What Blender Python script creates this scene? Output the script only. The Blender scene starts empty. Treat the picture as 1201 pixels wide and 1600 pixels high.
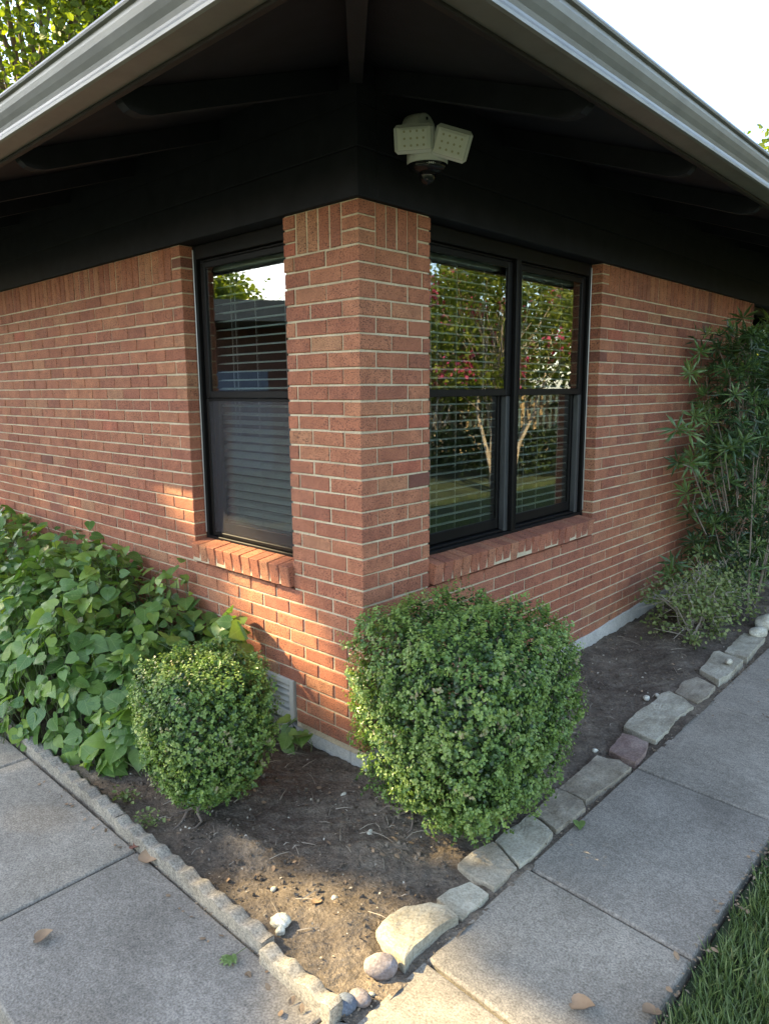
import bpy, math, random
import numpy as np
from mathutils import Vector, Matrix

random.seed(7)
RNG = np.random.default_rng(11)
S = bpy.context.scene
COL = S.collection
R_ = math.radians

# ------------------------------------------------------------------ camera, sky, sun, exposure
CAM = Vector((2.07225, -2.08383, 1.68367))
RT = Vector((0.73228, 0.68096, -0.00754))
UP = Vector((-0.10971, 0.12889, 0.98557))
FW = Vector((-0.67211, 0.72088, -0.16909))
cd = bpy.data.cameras.new("camera")
cd.sensor_fit = 'VERTICAL'
cd.sensor_height = 24.0
cd.lens = 24.0 * 1111.6 / 1600.0
cd.clip_start = 0.05
cd.clip_end = 2000
cam = bpy.data.objects.new("camera", cd)
COL.objects.link(cam)
cam.matrix_world = Matrix(((RT.x, UP.x, -FW.x, CAM.x), (RT.y, UP.y, -FW.y, CAM.y), (RT.z, UP.z, -FW.z, CAM.z), (0, 0, 0, 1)))
S.camera = cam

SUN_AZ, SUN_EL = R_(212), R_(36)          # azimuth counted from +X towards +Y
SUNV = Vector((math.cos(SUN_EL) * math.cos(SUN_AZ), math.cos(SUN_EL) * math.sin(SUN_AZ), math.sin(SUN_EL)))
W = bpy.data.worlds.new("World")
S.world = W
W.use_nodes = True
wn, wl = W.node_tree.nodes, W.node_tree.links
wn.clear()
wo = wn.new('ShaderNodeOutputWorld'); wb = wn.new('ShaderNodeBackground')
sky = wn.new('ShaderNodeTexSky'); sky.sky_type = 'NISHITA'; sky.sun_disc = False
sky.sun_elevation = SUN_EL
sky.sun_rotation = R_(90) - SUN_AZ
sky.air_density = 1.0; sky.dust_density = 0.9; sky.ozone_density = 2.2
tc = wn.new('ShaderNodeTexCoord')
cn = wn.new('ShaderNodeTexNoise'); cn.inputs['Scale'].default_value = 2.6; cn.inputs['Detail'].default_value = 6
mp = wn.new('ShaderNodeMapping'); mp.inputs['Scale'].default_value = (1, 1, 2.4); mp.inputs['Location'].default_value = (3.1, 0.4, 0.2)
cr = wn.new('ShaderNodeValToRGB'); cr.color_ramp.elements[0].position = 0.55; cr.color_ramp.elements[1].position = 0.78
mx = wn.new('ShaderNodeMix'); mx.data_type = 'RGBA'
mx.inputs[7].default_value = (3.6, 3.6, 3.7, 1)
wl.new(tc.outputs['Generated'], mp.inputs['Vector']); wl.new(mp.outputs['Vector'], cn.inputs['Vector'])
wl.new(cn.outputs['Fac'], cr.inputs['Fac']); wl.new(cr.outputs['Color'], mx.inputs[0])
wl.new(sky.outputs['Color'], mx.inputs[6]); wl.new(mx.outputs[2], wb.inputs['Color'])
wb.inputs['Strength'].default_value = 0.15
wl.new(wb.outputs['Background'], wo.inputs['Surface'])

sl = bpy.data.lights.new("sun", 'SUN')
sl.energy = 3.9; sl.angle = R_(0.5); sl.color = (1.0, 0.84, 0.52)
so = bpy.data.objects.new("sun", sl); COL.objects.link(so)
so.rotation_euler = SUNV.to_track_quat('Z', 'Y').to_euler()
S.view_settings.view_transform = 'Standard'
S.view_settings.look = 'None'
S.view_settings.gamma = 1.0
S.view_settings.use_curve_mapping = False
S.view_settings.exposure = 2.4
S.view_settings.use_white_balance = True
S.view_settings.white_balance_temperature = 7350
S.render.engine = 'CYCLES'
S.cycles.use_denoising = True
S.cycles.max_bounces = 7
S.cycles.transparent_max_bounces = 12

# ------------------------------------------------------------------ helpers
class MB:
    """collects shapes that belong to one mesh"""
    def __init__(s):
        s.v = []; s.f = []; s.t = []; s.n = 0; s.mi = []; s.uv = None
    def add(s, v, f, tint=0.5, mi=0):
        v = np.asarray(v, float).reshape(-1, 3)
        s.v.append(v)
        s.t.append(np.full(len(v), tint) if np.isscalar(tint) else np.asarray(tint, float))
        o = s.n
        s.f.extend([tuple(i + o for i in q) for q in f])
        s.mi.extend([mi] * len(f))
        s.n += len(v)
        return s
    def scatter(s, tv, tf, pos, mats, tint):
        """many copies of a small template: pos (n,3), mats (n,3,3)"""
        n, m = len(pos), len(tv)
        v = np.einsum('nij,mj->nmi', mats, np.asarray(tv, float)) + np.asarray(pos)[:, None, :]
        o = s.n
        fa = []
        for q in tf:
            fa.append((np.arange(n) * m + o)[:, None] + np.asarray(q)[None, :])
        for arr in fa:
            s.f.extend(map(tuple, arr.tolist()))
            s.mi.extend([0] * n)
        s.v.append(v.reshape(-1, 3)); s.t.append(np.repeat(tint, m)); s.n += n * m
        return s
    def box(s, a, b, tint=0.5, mi=0):
        x0, y0, z0 = a; x1, y1, z1 = b
        v = [(x0, y0, z0), (x1, y0, z0), (x1, y1, z0), (x0, y1, z0), (x0, y0, z1), (x1, y0, z1), (x1, y1, z1), (x0, y1, z1)]
        return s.add(v, [(0, 3, 2, 1), (4, 5, 6, 7), (0, 1, 5, 4), (1, 2, 6, 5), (2, 3, 7, 6), (3, 0, 4, 7)], tint, mi)
    def bbox(s, a, b, c=0.004, tint=0.5, M=None):
        """box with chamfered edges"""
        a = np.array(a, float); b = np.array(b, float)
        lo, hi = np.minimum(a, b), np.maximum(a, b)
        c = min(c, 0.45 * (hi - lo).min())
        vs = []
        idx = {}
        for sx in (0, 1):
            for sy in (0, 1):
                for sz in (0, 1):
                    cor = np.array([hi[0] if sx else lo[0], hi[1] if sy else lo[1], hi[2] if sz else lo[2]])
                    inn = np.array([-1 if sx else 1, -1 if sy else 1, -1 if sz else 1]) * c
                    for ax in range(3):
                        p = cor + inn; p[ax] = cor[ax]
                        idx[(sx, sy, sz, ax)] = len(vs); vs.append(p)
        F = []
        for ax in range(3):
            o1, o2 = [i for i in range(3) if i != ax]
            for sd in (0, 1):
                q = []
                for (u, w) in ((0, 0), (1, 0), (1, 1), (0, 1)):
                    k = [0, 0, 0]; k[ax] = sd; k[o1] = u; k[o2] = w
                    q.append(idx[(*k, ax)])
                F.append(tuple(q))
        for ax in range(3):
            o1, o2 = [i for i in range(3) if i != ax]
            for u in (0, 1):
                for w in (0, 1):
                    k0 = [0, 0, 0]; k0[o1] = u; k0[o2] = w; k1 = list(k0); k1[ax] = 1
                    F.append((idx[(*k0, o1)], idx[(*k1, o1)], idx[(*k1, o2)], idx[(*k0, o2)]))
        for k in [(x, y, z) for x in (0, 1) for y in (0, 1) for z in (0, 1)]:
            F.append((idx[(*k, 0)], idx[(*k, 1)], idx[(*k, 2)]))
        vs = np.array(vs)
        if M is not None: vs = xf(vs, M)
        return s.add(vs, F, tint)
    def tube(s, pts, rad, n=6, tint=0.5):
        pts = [Vector(p) for p in pts]
        if np.isscalar(rad): rad = [rad] * len(pts)
        vs = []
        up = Vector((0.3, 0.2, 1)).normalized()
        for i, p in enumerate(pts):
            d = (pts[min(i + 1, len(pts) - 1)] - pts[max(i - 1, 0)]).normalized()
            a = d.cross(up)
            if a.length < 1e-3: a = d.cross(Vector((1, 0, 0)))
            a.normalize(); b = d.cross(a)
            for k in range(n):
                t = 2 * math.pi * k / n
                vs.append(p + a * (rad[i] * math.cos(t)) + b * (rad[i] * math.sin(t)))
        F = []
        for i in range(len(pts) - 1):
            for k in range(n):
                F.append((i * n + k, i * n + (k + 1) % n, (i + 1) * n + (k + 1) % n, (i + 1) * n + k))
        F.append(tuple(range(n - 1, -1, -1))); F.append(tuple((len(pts) - 1) * n + k for k in range(n)))
        return s.add([tuple(v) for v in vs], F, tint)
    def lathe(s, prof, n=20, M=None, tint=0.5, mi=0):
        vs = []; F = []
        for r, z in prof:
            for k in range(n):
                t = 2 * math.pi * k / n
                vs.append((r * math.cos(t), r * math.sin(t), z))
        for i in range(len(prof) - 1):
            for k in range(n):
                F.append((i * n + k, i * n + (k + 1) % n, (i + 1) * n + (k + 1) % n, (i + 1) * n + k))
        F.append(tuple(range(n - 1, -1, -1))); F.append(tuple((len(prof) - 1) * n + k for k in range(n)))
        vs = np.array(vs)
        if M is not None: vs = xf(vs, M)
        return s.add(vs, F, tint, mi)
    def prism(s, poly, d0, d1, M=None, tint=0.5):
        """poly in (a,b), extruded along c from d0 to d1 : local (a, c, b)"""
        n = len(poly)
        v = [(a, d0, b) for a, b in poly] + [(a, d1, b) for a, b in poly]
        F = [tuple(range(n)), tuple(range(2 * n - 1, n - 1, -1))]
        for k in range(n):
            j = (k + 1) % n
            F.append((k, n + k, n + j, j))
        v = np.array(v, float)
        if M is not None: v = xf(v, M)
        return s.add(v, F, tint)
    def mesh(s, name, mats, smooth=False):
        me = bpy.data.meshes.new(name)
        V = np.concatenate(s.v) if s.v else np.zeros((0, 3))
        me.from_pydata(V.tolist(), [], s.f)
        at = me.attributes.new('tint', 'FLOAT', 'POINT')
        at.data.foreach_set('value', np.concatenate(s.t).astype(np.float32))
        for m in (mats if isinstance(mats, (list, tuple)) else [mats]): me.materials.append(m)
        if s.uv is not None:
            U = np.concatenate(s.uv).astype(np.float32)
            for k_, nm in ((0, 'leafu'), (1, 'leafv')):
                at = me.attributes.new(nm, 'FLOAT', 'POINT'); at.data.foreach_set('value', np.ascontiguousarray(U[:, k_]))
        if any(s.mi): me.polygons.foreach_set('material_index', s.mi)
        if smooth: me.polygons.foreach_set('use_smooth', [True] * len(me.polygons))
        me.update()
        return me
    def obj(s, name, mats, parent=None, smooth=False, loc=None, **props):
        o = bpy.data.objects.new(name, s.mesh(name, mats, smooth))
        COL.objects.link(o)
        if parent: o.parent = parent
        if loc is not None: o.location = loc
        for k, v in props.items(): o[k] = v
        return o

def xf(v, M):
    v = np.asarray(v, float); M = np.array(M)
    return v @ M[:3, :3].T + M[:3, 3]

def place(mesh, name, parent, M, tint=None):
    o = bpy.data.objects.new(name, mesh); COL.objects.link(o)
    if parent: o.parent = parent
    o.matrix_local = M
    if tint is not None: o.color = (tint, tint, tint, 1)
    return o

def thing(name, label, cat, loc=(0, 0, 0), group=None):
    o = bpy.data.objects.new(name, None); COL.objects.link(o); o.location = loc
    o.empty_display_size = 0.1
    o['label'] = label; o['category'] = cat
    if group: o['group'] = group
    return o

def tag(o, label, cat, group=None):
    o['label'] = label; o['category'] = cat
    if group: o['group'] = group
    return o

def frames(nrm, axis_hint=None, spin=None):
    """(n,3,3) rotations whose z column is nrm; x column follows axis_hint as far as it can"""
    n = nrm / np.linalg.norm(nrm, axis=1, keepdims=True)
    if axis_hint is None: axis_hint = RNG.normal(size=n.shape)
    a = axis_hint - (axis_hint * n).sum(1, keepdims=True) * n
    a /= np.linalg.norm(a, axis=1, keepdims=True) + 1e-9
    b = np.cross(n, a)
    return np.stack([a, b, n], axis=2)

# ------------------------------------------------------------------ materials
def nodes(name):
    m = bpy.data.materials.new(name); m.use_nodes = True
    nt = m.node_tree
    b = nt.nodes['Principled BSDF']
    return m, nt, nt.nodes, nt.links, b

def noise(N, L, scale, detail=3, rough=0.55, vec=None):
    t = N.new('ShaderNodeTexNoise'); t.inputs['Scale'].default_value = scale
    t.inputs['Detail'].default_value = detail; t.inputs['Roughness'].default_value = rough
    if vec is not None: L.new(vec, t.inputs['Vector'])
    return t.outputs['Fac']

def ramp(N, L, fac, stops):
    r = N.new('ShaderNodeValToRGB')
    e = r.color_ramp.elements
    while len(e) < len(stops): e.new(0.5)
    for k, (p, c) in enumerate(stops):
        e[k].position = p; e[k].color = (*c, 1) if len(c) == 3 else c
    L.new(fac, r.inputs['Fac'])
    return r.outputs['Color']

def mixc(N, L, fac, a, b, mode='MIX'):
    m = N.new('ShaderNodeMix'); m.data_type = 'RGBA'; m.blend_type = mode
    for sock, v in ((m.inputs[0], fac), (m.inputs[6], a), (m.inputs[7], b)):
        if isinstance(v, (int, float)): sock.default_value = v
        elif isinstance(v, tuple): sock.default_value = (*v, 1) if len(v) == 3 else v
        else: L.new(v, sock)
    return m.outputs[2]

def bump(N, L, b, h, strength=0.4, dist=0.002, prev=None):
    n = N.new('ShaderNodeBump'); n.inputs['Strength'].default_value = strength; n.inputs['Distance'].default_value = dist
    L.new(h, n.inputs['Height'])
    if prev is not None: L.new(prev, n.inputs['Normal'])
    L.new(n.outputs['Normal'], b.inputs['Normal'])
    return n.outputs['Normal']

def posn(N):
    return N.new('ShaderNodeNewGeometry').outputs['Position']

def plain(name, col, rough=0.6, metal=0.0, var=0.0, bscale=0, bstr=0.2, spec=0.5):
    m, nt, N, L, b = nodes(name)
    b.inputs['Roughness'].default_value = rough; b.inputs['Metallic'].default_value = metal
    b.inputs['Specular IOR Level'].default_value = spec
    P = posn(N)
    if var:
        f = noise(N, L, 9, 5, 0.6, P)
        d = tuple(c * (1 - var) for c in col); l = tuple(min(1, c * (1 + var)) for c in col)
        L.new(ramp(N, L, f, [(0.3, d), (0.7, l)]), b.inputs['Base Color'])
    else:
        b.inputs['Base Color'].default_value = (*col, 1)
    if bscale: bump(N, L, b, noise(N, L, bscale, 4, 0.6, P), bstr, 0.003)
    return m

def brick_mat(name, from_object):
    m, nt, N, L, b = nodes(name)
    P = posn(N)
    if from_object:
        t = N.new('ShaderNodeObjectInfo').outputs['Color']
    else:
        a = N.new('ShaderNodeAttribute'); a.attribute_name = 'tint'; t = a.outputs['Fac']
    base = ramp(N, L, t, [(0.0, (0.19, 0.072, 0.05)), (0.14, (0.32, 0.112, 0.067)), (0.45, (0.405, 0.146, 0.080)),
                          (0.75, (0.45, 0.175, 0.093)), (0.9, (0.43, 0.205, 0.11)), (1.0, (0.44, 0.132, 0.076))])
    big = noise(N, L, 14, 4, 0.6, P)
    base = mixc(N, L, 0.5, base, ramp(N, L, big, [(0.3, (0.55, 0.5, 0.5)), (0.7, (1.35, 1.35, 1.3))]), 'MULTIPLY')
    hue = noise(N, L, 0.9, 4, 0.6, P)
    hm = N.new('ShaderNodeMath'); hm.operation = 'MULTIPLY'; hm.inputs[1].default_value = 0.45
    L.new(ramp(N, L, hue, [(0.42, (0, 0, 0)), (0.66, (1, 1, 1))]), hm.inputs[0])
    base = mixc(N, L, hm.outputs[0], base, mixc(N, L, 1.0, base, (0.80, 0.72, 0.90), 'MULTIPLY'))
    # weather: paler film in broad patches
    film = noise(N, L, 1.7, 5, 0.6, P)
    fm = N.new('ShaderNodeMath'); fm.operation = 'MULTIPLY'; fm.inputs[1].default_value = 0.2
    L.new(ramp(N, L, film, [(0.45, (0, 0, 0)), (0.75, (1, 1, 1))]), fm.inputs[0])
    base = mixc(N, L, fm.outputs[0], base, (0.43, 0.215, 0.14))
    sx = N.new('ShaderNodeSeparateXYZ'); L.new(P, sx.inputs[0])
    mz = N.new('ShaderNodeMapRange'); mz.inputs['From Min'].default_value = 0.06; mz.inputs['From Max'].default_value = 0.42; mz.inputs['To Min'].default_value = 0.75; mz.inputs['To Max'].default_value = 0.0
    L.new(sx.outputs['Z'], mz.inputs['Value'])
    mm = N.new('ShaderNodeMath'); mm.operation = 'MULTIPLY'; L.new(mz.outputs[0], mm.inputs[0])
    L.new(ramp(N, L, noise(N, L, 11, 5, 0.7, P), [(0.38, (0, 0, 0)), (0.66, (1, 1, 1))]), mm.inputs[1])
    base = mixc(N, L, mm.outputs[0], base, (0.20, 0.135, 0.10))
    # dark wire-cut specks
    sp = noise(N, L, 190, 2, 0.5, P)
    sp2 = noise(N, L, 420, 2, 0.5, P)
    base = mixc(N, L, ramp(N, L, sp, [(0.0, (1, 1, 1)), (0.36, (1, 1, 1)), (0.47, (0, 0, 0))]), base, (0.09, 0.04, 0.03))
    base = mixc(N, L, ramp(N, L, sp2, [(0.62, (0, 0, 0)), (0.72, (0.6, 0.6, 0.6))]), base, (0.5, 0.27, 0.18))
    L.new(base, b.inputs['Base Color'])
    b.inputs['Roughness'].default_value = 0.82
    b.inputs['Specular IOR Level'].default_value = 0.25
    nn = bump(N, L, b, sp, 0.55, 0.0035)
    bump(N, L, b, noise(N, L, 60, 3, 0.6, P), 0.35, 0.004, nn)
    return m

M = {}
M['brick'] = brick_mat('brick', True)
M['brickwork'] = brick_mat('brickwork', False)

def mortar_mat():
    m, nt, N, L, b = nodes('mortar')
    P = posn(N)
    c = ramp(N, L, noise(N, L, 6, 5, 0.65, P), [(0.3, (0.42, 0.33, 0.22)), (0.55, (0.56, 0.455, 0.305)), (0.75, (0.66, 0.55, 0.385))])
    c = mixc(N, L, ramp(N, L, noise(N, L, 120, 2, 0.5, P), [(0.3, (0.5, 0.5, 0.5)), (0.45, (0, 0, 0))]), c, (0.2, 0.15, 0.11))
    L.new(c, b.inputs['Base Color']); b.inputs['Roughness'].default_value = 0.95
    bump(N, L, b, noise(N, L, 90, 4, 0.7, P), 0.6, 0.004)
    return m
M['mortar'] = mortar_mat()

def concrete_mat(name, a, bcol, speck=0.5):
    m, nt, N, L, b = nodes(name)
    P = posn(N)
    c = ramp(N, L, noise(N, L, 2.2, 6, 0.65, P), [(0.28, a), (0.72, bcol)])
    st = noise(N, L, 0.9, 5, 0.7, P)
    c = mixc(N, L, ramp(N, L, st, [(0.49, (0, 0, 0)), (0.68, (0.65, 0.65, 0.65))]), c, tuple(x * 0.52 for x in a))
    if name == 'walk_concrete':
        orr = N.new('ShaderNodeObjectInfo').outputs['Random']
        c = mixc(N, L, 1.0, c, ramp(N, L, orr, [(0.0, (0.86, 0.86, 0.87)), (1.0, (1.12, 1.11, 1.08))]), 'MULTIPLY')
        w_ = noise(N, L, 7, 6, 0.75, P)
        c = mixc(N, L, 0.6, c, ramp(N, L, w_, [(0.3, (0.72, 0.71, 0.7)), (0.65, (1.14, 1.13, 1.12))]), 'MULTIPLY')
    s1 = noise(N, L, 150, 3, 0.6, P)
    c = mixc(N, L, speck, c, ramp(N, L, s1, [(0.32, (0.25, 0.24, 0.23)), (0.5, (1, 1, 1)), (0.68, (1.75, 1.7, 1.65))]), 'MULTIPLY')
    s2 = noise(N, L, 46, 3, 0.6, P)
    c = mixc(N, L, speck * 0.7, c, ramp(N, L, s2, [(0.35, (0.55, 0.54, 0.52)), (0.62, (1.3, 1.28, 1.25))]), 'MULTIPLY')
    L.new(c, b.inputs['Base Color']); b.inputs['Roughness'].default_value = 0.92
    b.inputs['Specular IOR Level'].default_value = 0.2
    bump(N, L, b, s1, 0.5, 0.003)
    return m
M['concrete'] = concrete_mat('walk_concrete', (0.232, 0.208, 0.172), (0.335, 0.303, 0.254), 0.5)
M['foundation'] = concrete_mat('foundation_concrete', (0.40, 0.385, 0.35), (0.52, 0.50, 0.46), 0.25)
M['edging'] = concrete_mat('edging_concrete', (0.22, 0.196, 0.158), (0.36, 0.325, 0.265), 0.55)

def soil_mat():
    m, nt, N, L, b = nodes('soil')
    P = posn(N)
    c = ramp(N, L, noise(N, L, 3.0, 6, 0.7, P), [(0.3, (0.085, 0.066, 0.051)), (0.5, (0.155, 0.125, 0.096)), (0.72, (0.275, 0.225, 0.172))])
    g = noise(N, L, 85, 4, 0.7, P)
    c = mixc(N, L, 0.7, c, ramp(N, L, g, [(0.3, (0.4, 0.38, 0.36)), (0.55, (1, 1, 1)), (0.74, (1.9, 1.8, 1.65))]), 'MULTIPLY')
    chips = noise(N, L, 210, 1, 0.5, P)
    c = mixc(N, L, ramp(N, L, chips, [(0.72, (0, 0, 0)), (0.76, (0.8, 0.8, 0.8))]), c, (0.36, 0.31, 0.25))
    L.new(c, b.inputs['Base Color']); b.inputs['Roughness'].default_value = 1.0
    b.inputs['Specular IOR Level'].default_value = 0.1
    n1 = bump(N, L, b, g, 0.7, 0.01)
    bump(N, L, b, noise(N, L, 22, 5, 0.7, P), 0.8, 0.02, n1)
    return m
M['soil'] = soil_mat()

def stone_mat(name, a, bcol, ccol):
    m, nt, N, L, b = nodes(name)
    P = posn(N)
    w = N.new('ShaderNodeMapping'); w.inputs['Scale'].default_value = (1, 0.45, 1.6); w.inputs['Rotation'].default_value = (0.1, 0.2, 0.6)
    L.new(P, w.inputs['Vector'])
    c = ramp(N, L, noise(N, L, 9, 7, 0.7, w.outputs['Vector']), [(0.28, a), (0.5, bcol), (0.74, ccol)])
    s = noise(N, L, 120, 3, 0.6, P)
    ds = noise(N, L, 5, 6, 0.75, P)
    c = mixc(N, L, 0.7, c, ramp(N, L, ds, [(0.34, (0.55, 0.5, 0.43)), (0.56, (1.08, 1.08, 1.08))]), 'MULTIPLY')
    c = mixc(N, L, 0.5, c, ramp(N, L, s, [(0.32, (0.45, 0.43, 0.4)), (0.6, (1.25, 1.25, 1.25))]), 'MULTIPLY')
    L.new(c, b.inputs['Base Color']); b.inputs['Roughness'].default_value = 0.85
    b.inputs['Specular IOR Level'].default_value = 0.3
    n1 = bump(N, L, b, noise(N, L, 28, 8, 0.72, w.outputs['Vector']), 0.9, 0.010)
    bump(N, L, b, s, 0.3, 0.003, n1)
    return m
M['stone_pale'] = stone_mat('pale_flagstone', (0.26, 0.235, 0.18), (0.41, 0.375, 0.29), (0.51, 0.475, 0.38))
M['stone_brown'] = stone_mat('brown_flagstone', (0.19, 0.16, 0.12), (0.33, 0.285, 0.215), (0.43, 0.385, 0.30))
M['stone_red'] = stone_mat('red_flagstone', (0.15, 0.10, 0.088), (0.26, 0.182, 0.155), (0.36, 0.285, 0.24))
M['cobble'] = stone_mat('grey_cobble', (0.19, 0.16, 0.16), (0.30, 0.26, 0.25), (0.40, 0.34, 0.31))
M['cobble_blue'] = stone_mat('blue_cobble', (0.10, 0.12, 0.15), (0.16, 0.19, 0.24), (0.25, 0.28, 0.33))
M['white_stone'] = stone_mat('white_stone', (0.45, 0.42, 0.33), (0.62, 0.59, 0.48), (0.72, 0.7, 0.6))

def leaf_mat(name, stops, trans=0.3, rough=0.42, spec=0.45, vein=False):
    m, nt, N, L, b = nodes(name)
    a = N.new('ShaderNodeAttribute'); a.attribute_name = 'tint'
    oi = N.new('ShaderNodeObjectInfo')
    # 'tint' of the mesh, shifted per object by the object's own colour (0.5 = none)
    ad = N.new('ShaderNodeMath'); ad.operation = 'ADD'; L.new(a.outputs['Fac'], ad.inputs[0]); L.new(oi.outputs['Color'], ad.inputs[1])
    sb = N.new('ShaderNodeMath'); sb.operation = 'SUBTRACT'; sb.inputs[1].default_value = 1.0; L.new(ad.outputs[0], sb.inputs[0]); sb.use_clamp = True
    c = ramp(N, L, sb.outputs[0], stops)
    P = posn(N)
    c = mixc(N, L, 0.5, c, ramp(N, L, noise(N, L, 35, 3, 0.6, P), [(0.3, (0.7, 0.72, 0.7)), (0.7, (1.25, 1.22, 1.2))]), 'MULTIPLY')
    if vein:
        def mth(op, a_, b_=None):
            q = N.new('ShaderNodeMath'); q.operation = op
            for k_, v_ in enumerate((a_, b_)):
                if v_ is None: continue
                if isinstance(v_, (int, float)): q.inputs[k_].default_value = v_
                else: L.new(v_, q.inputs[k_])
            return q.outputs[0]
        au = N.new('ShaderNodeAttribute'); au.attribute_name = 'leafu'; av = N.new('ShaderNodeAttribute'); av.attribute_name = 'leafv'
        va = mth('ABSOLUTE', av.outputs['Fac'])
        fr = mth('FRACT', mth('MULTIPLY', mth('SUBTRACT', au.outputs['Fac'], mth('MULTIPLY', va, .75)), 5.5))
        side = mth('LESS_THAN', mth('ABSOLUTE', mth('SUBTRACT', fr, .5)), .07)
        rib = mth('MAXIMUM', mth('MULTIPLY', side, .55), mth('LESS_THAN', va, .022))
        c = mixc(N, L, mth('MULTIPLY', rib, .5), c, (0.26, 0.34, 0.12))
        bump(N, L, b, rib, 0.35, 0.002)
    L.new(c, b.inputs['Base Color'])
    b.inputs['Roughness'].default_value = rough; b.inputs['Specular IOR Level'].default_value = spec
    tr = N.new('ShaderNodeBsdfTranslucent')
    L.new(mixc(N, L, 1.0, c, (1.35, 1.5, 0.5), 'MULTIPLY'), tr.inputs['Color'])
    ms = N.new('ShaderNodeMixShader'); ms.inputs['Fac'].default_value = trans
    L.new(b.outputs['BSDF'], ms.inputs[1]); L.new(tr.outputs['BSDF'], ms.inputs[2])
    L.new(ms.outputs['Shader'], N['Material Output'].inputs['Surface'])
    return m
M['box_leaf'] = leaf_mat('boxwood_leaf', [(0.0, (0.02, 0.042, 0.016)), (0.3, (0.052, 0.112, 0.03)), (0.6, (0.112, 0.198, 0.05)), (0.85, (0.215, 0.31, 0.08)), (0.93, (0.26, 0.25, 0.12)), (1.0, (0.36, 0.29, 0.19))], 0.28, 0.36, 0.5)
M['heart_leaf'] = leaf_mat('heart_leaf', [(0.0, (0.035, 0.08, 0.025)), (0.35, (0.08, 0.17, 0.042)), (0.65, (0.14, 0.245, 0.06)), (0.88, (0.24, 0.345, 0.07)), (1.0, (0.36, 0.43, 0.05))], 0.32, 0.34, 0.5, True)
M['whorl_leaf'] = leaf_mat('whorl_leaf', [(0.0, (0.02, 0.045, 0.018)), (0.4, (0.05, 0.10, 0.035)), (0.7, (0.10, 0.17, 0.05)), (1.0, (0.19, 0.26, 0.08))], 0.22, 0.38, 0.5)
M['pale_leaf'] = leaf_mat('pale_leaf', [(0.0, (0.08, 0.11, 0.035)), (0.5, (0.16, 0.21, 0.065)), (0.8, (0.26, 0.29, 0.11)), (1.0, (0.28, 0.24, 0.15))], 0.25, 0.5, 0.4)
M['tree_leaf'] = leaf_mat('tree_leaf', [(0.0, (0.05, 0.075, 0.018)), (0.5, (0.13, 0.17, 0.03)), (1.0, (0.25, 0.28, 0.045))], 0.5, 0.5, 0.35)
M['dark_leaf'] = leaf_mat('dark_leaf', [(0.0, (0.022, 0.038, 0.014)), (0.5, (0.05, 0.082, 0.028)), (1.0, (0.10, 0.135, 0.04))], 0.3, 0.5, 0.35)
M['blossom'] = leaf_mat('blossom', [(0.0, (0.30, 0.03, 0.10)), (1.0, (0.48, 0.09, 0.2))], 0.3, 0.6, 0.2)
M['grass'] = leaf_mat('grass_blade', [(0.0, (0.06, 0.10, 0.036)), (0.5, (0.125, 0.18, 0.066)), (0.85, (0.21, 0.26, 0.10)), (1.0, (0.26, 0.24, 0.11))], 0.3, 0.45, 0.4)
M['dry_leaf'] = plain('dry_leaf', (0.26, 0.17, 0.10), 0.8, var=0.4)
M['bark'] = plain('bark', (0.17, 0.13, 0.10), 0.95, var=0.4, bscale=30, bstr=0.6)
M['pale_bark'] = plain('pale_bark', (0.33, 0.28, 0.22), 0.8, var=0.3)
M['twig'] = plain('twig', (0.20, 0.155, 0.115), 0.9, var=0.4)
M['green_stem'] = plain('green_stem', (0.12, 0.15, 0.06), 0.7, var=0.3)
M['eave_paint'] = plain('eave_paint', (0.0145, 0.0152, 0.021), 0.7, var=0.25, bscale=40, bstr=0.12, spec=0.2)
M['fascia_paint'] = plain('fascia_paint', (0.022, 0.018, 0.018), 0.55, var=0.2, spec=0.3)
M['gutter_paint'] = plain('gutter_paint', (0.235, 0.226, 0.21), 0.42, 0.35, var=0.12)
M['shingle'] = plain('shingle', (0.11, 0.095, 0.08), 0.95, var=0.35, bscale=60, bstr=0.5)
M['bronze'] = plain('bronze_frame', (0.0075, 0.0068, 0.0065), 0.4, 0.0, var=0.15, spec=0.15)
M['grey_channel'] = plain('grey_channel', (0.045, 0.045, 0.043), 0.45, 0.1, var=0.1)
M['alu'] = plain('bare_metal_edge', (0.42, 0.42, 0.41), 0.35, 0.7, var=0.1)
M['slat'] = plain('blind_slat', (0.66, 0.69, 0.65), 0.45, var=0.05)
M['cord'] = plain('blind_cord', (0.6, 0.6, 0.56), 0.8)
M['room'] = plain('room_paint', (0.06, 0.055, 0.05), 0.9)
M['lamp_white'] = plain('lamp_plastic', (0.70, 0.70, 0.69), 0.45, var=0.05)
M['lamp_lens'] = plain('lamp_lens', (0.72, 0.71, 0.67), 0.25, var=0.06)
M['led'] = plain('lamp_chip', (0.42, 0.38, 0.25), 0.3)
M['black_gloss'] = plain('black_gloss', (0.012, 0.012, 0.016), 0.12)
M['print'] = plain('print_white', (0.6, 0.6, 0.6), 0.6)
M['vent_paint'] = plain('vent_paint', (0.46, 0.44, 0.38), 0.6, var=0.12)
M['dark_void'] = plain('dark_void', (0.02, 0.02, 0.02), 0.9)
M['neighbor_brick'] = plain('neighbor_brick', (0.16, 0.075, 0.055), 0.9, var=0.3)
M['neighbor_tan'] = plain('neighbor_tan', (0.36, 0.31, 0.22), 0.9, var=0.15)
M['neighbor_post'] = plain('post_paint', (0.16, 0.19, 0.27), 0.5, var=0.1)
M['picket_wood'] = plain('picket_wood', (0.36, 0.27, 0.17), 0.85, var=0.35)
M['soffit_dark'] = plain('neighbor_trim', (0.17, 0.15, 0.12), 0.7, var=0.2)

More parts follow.
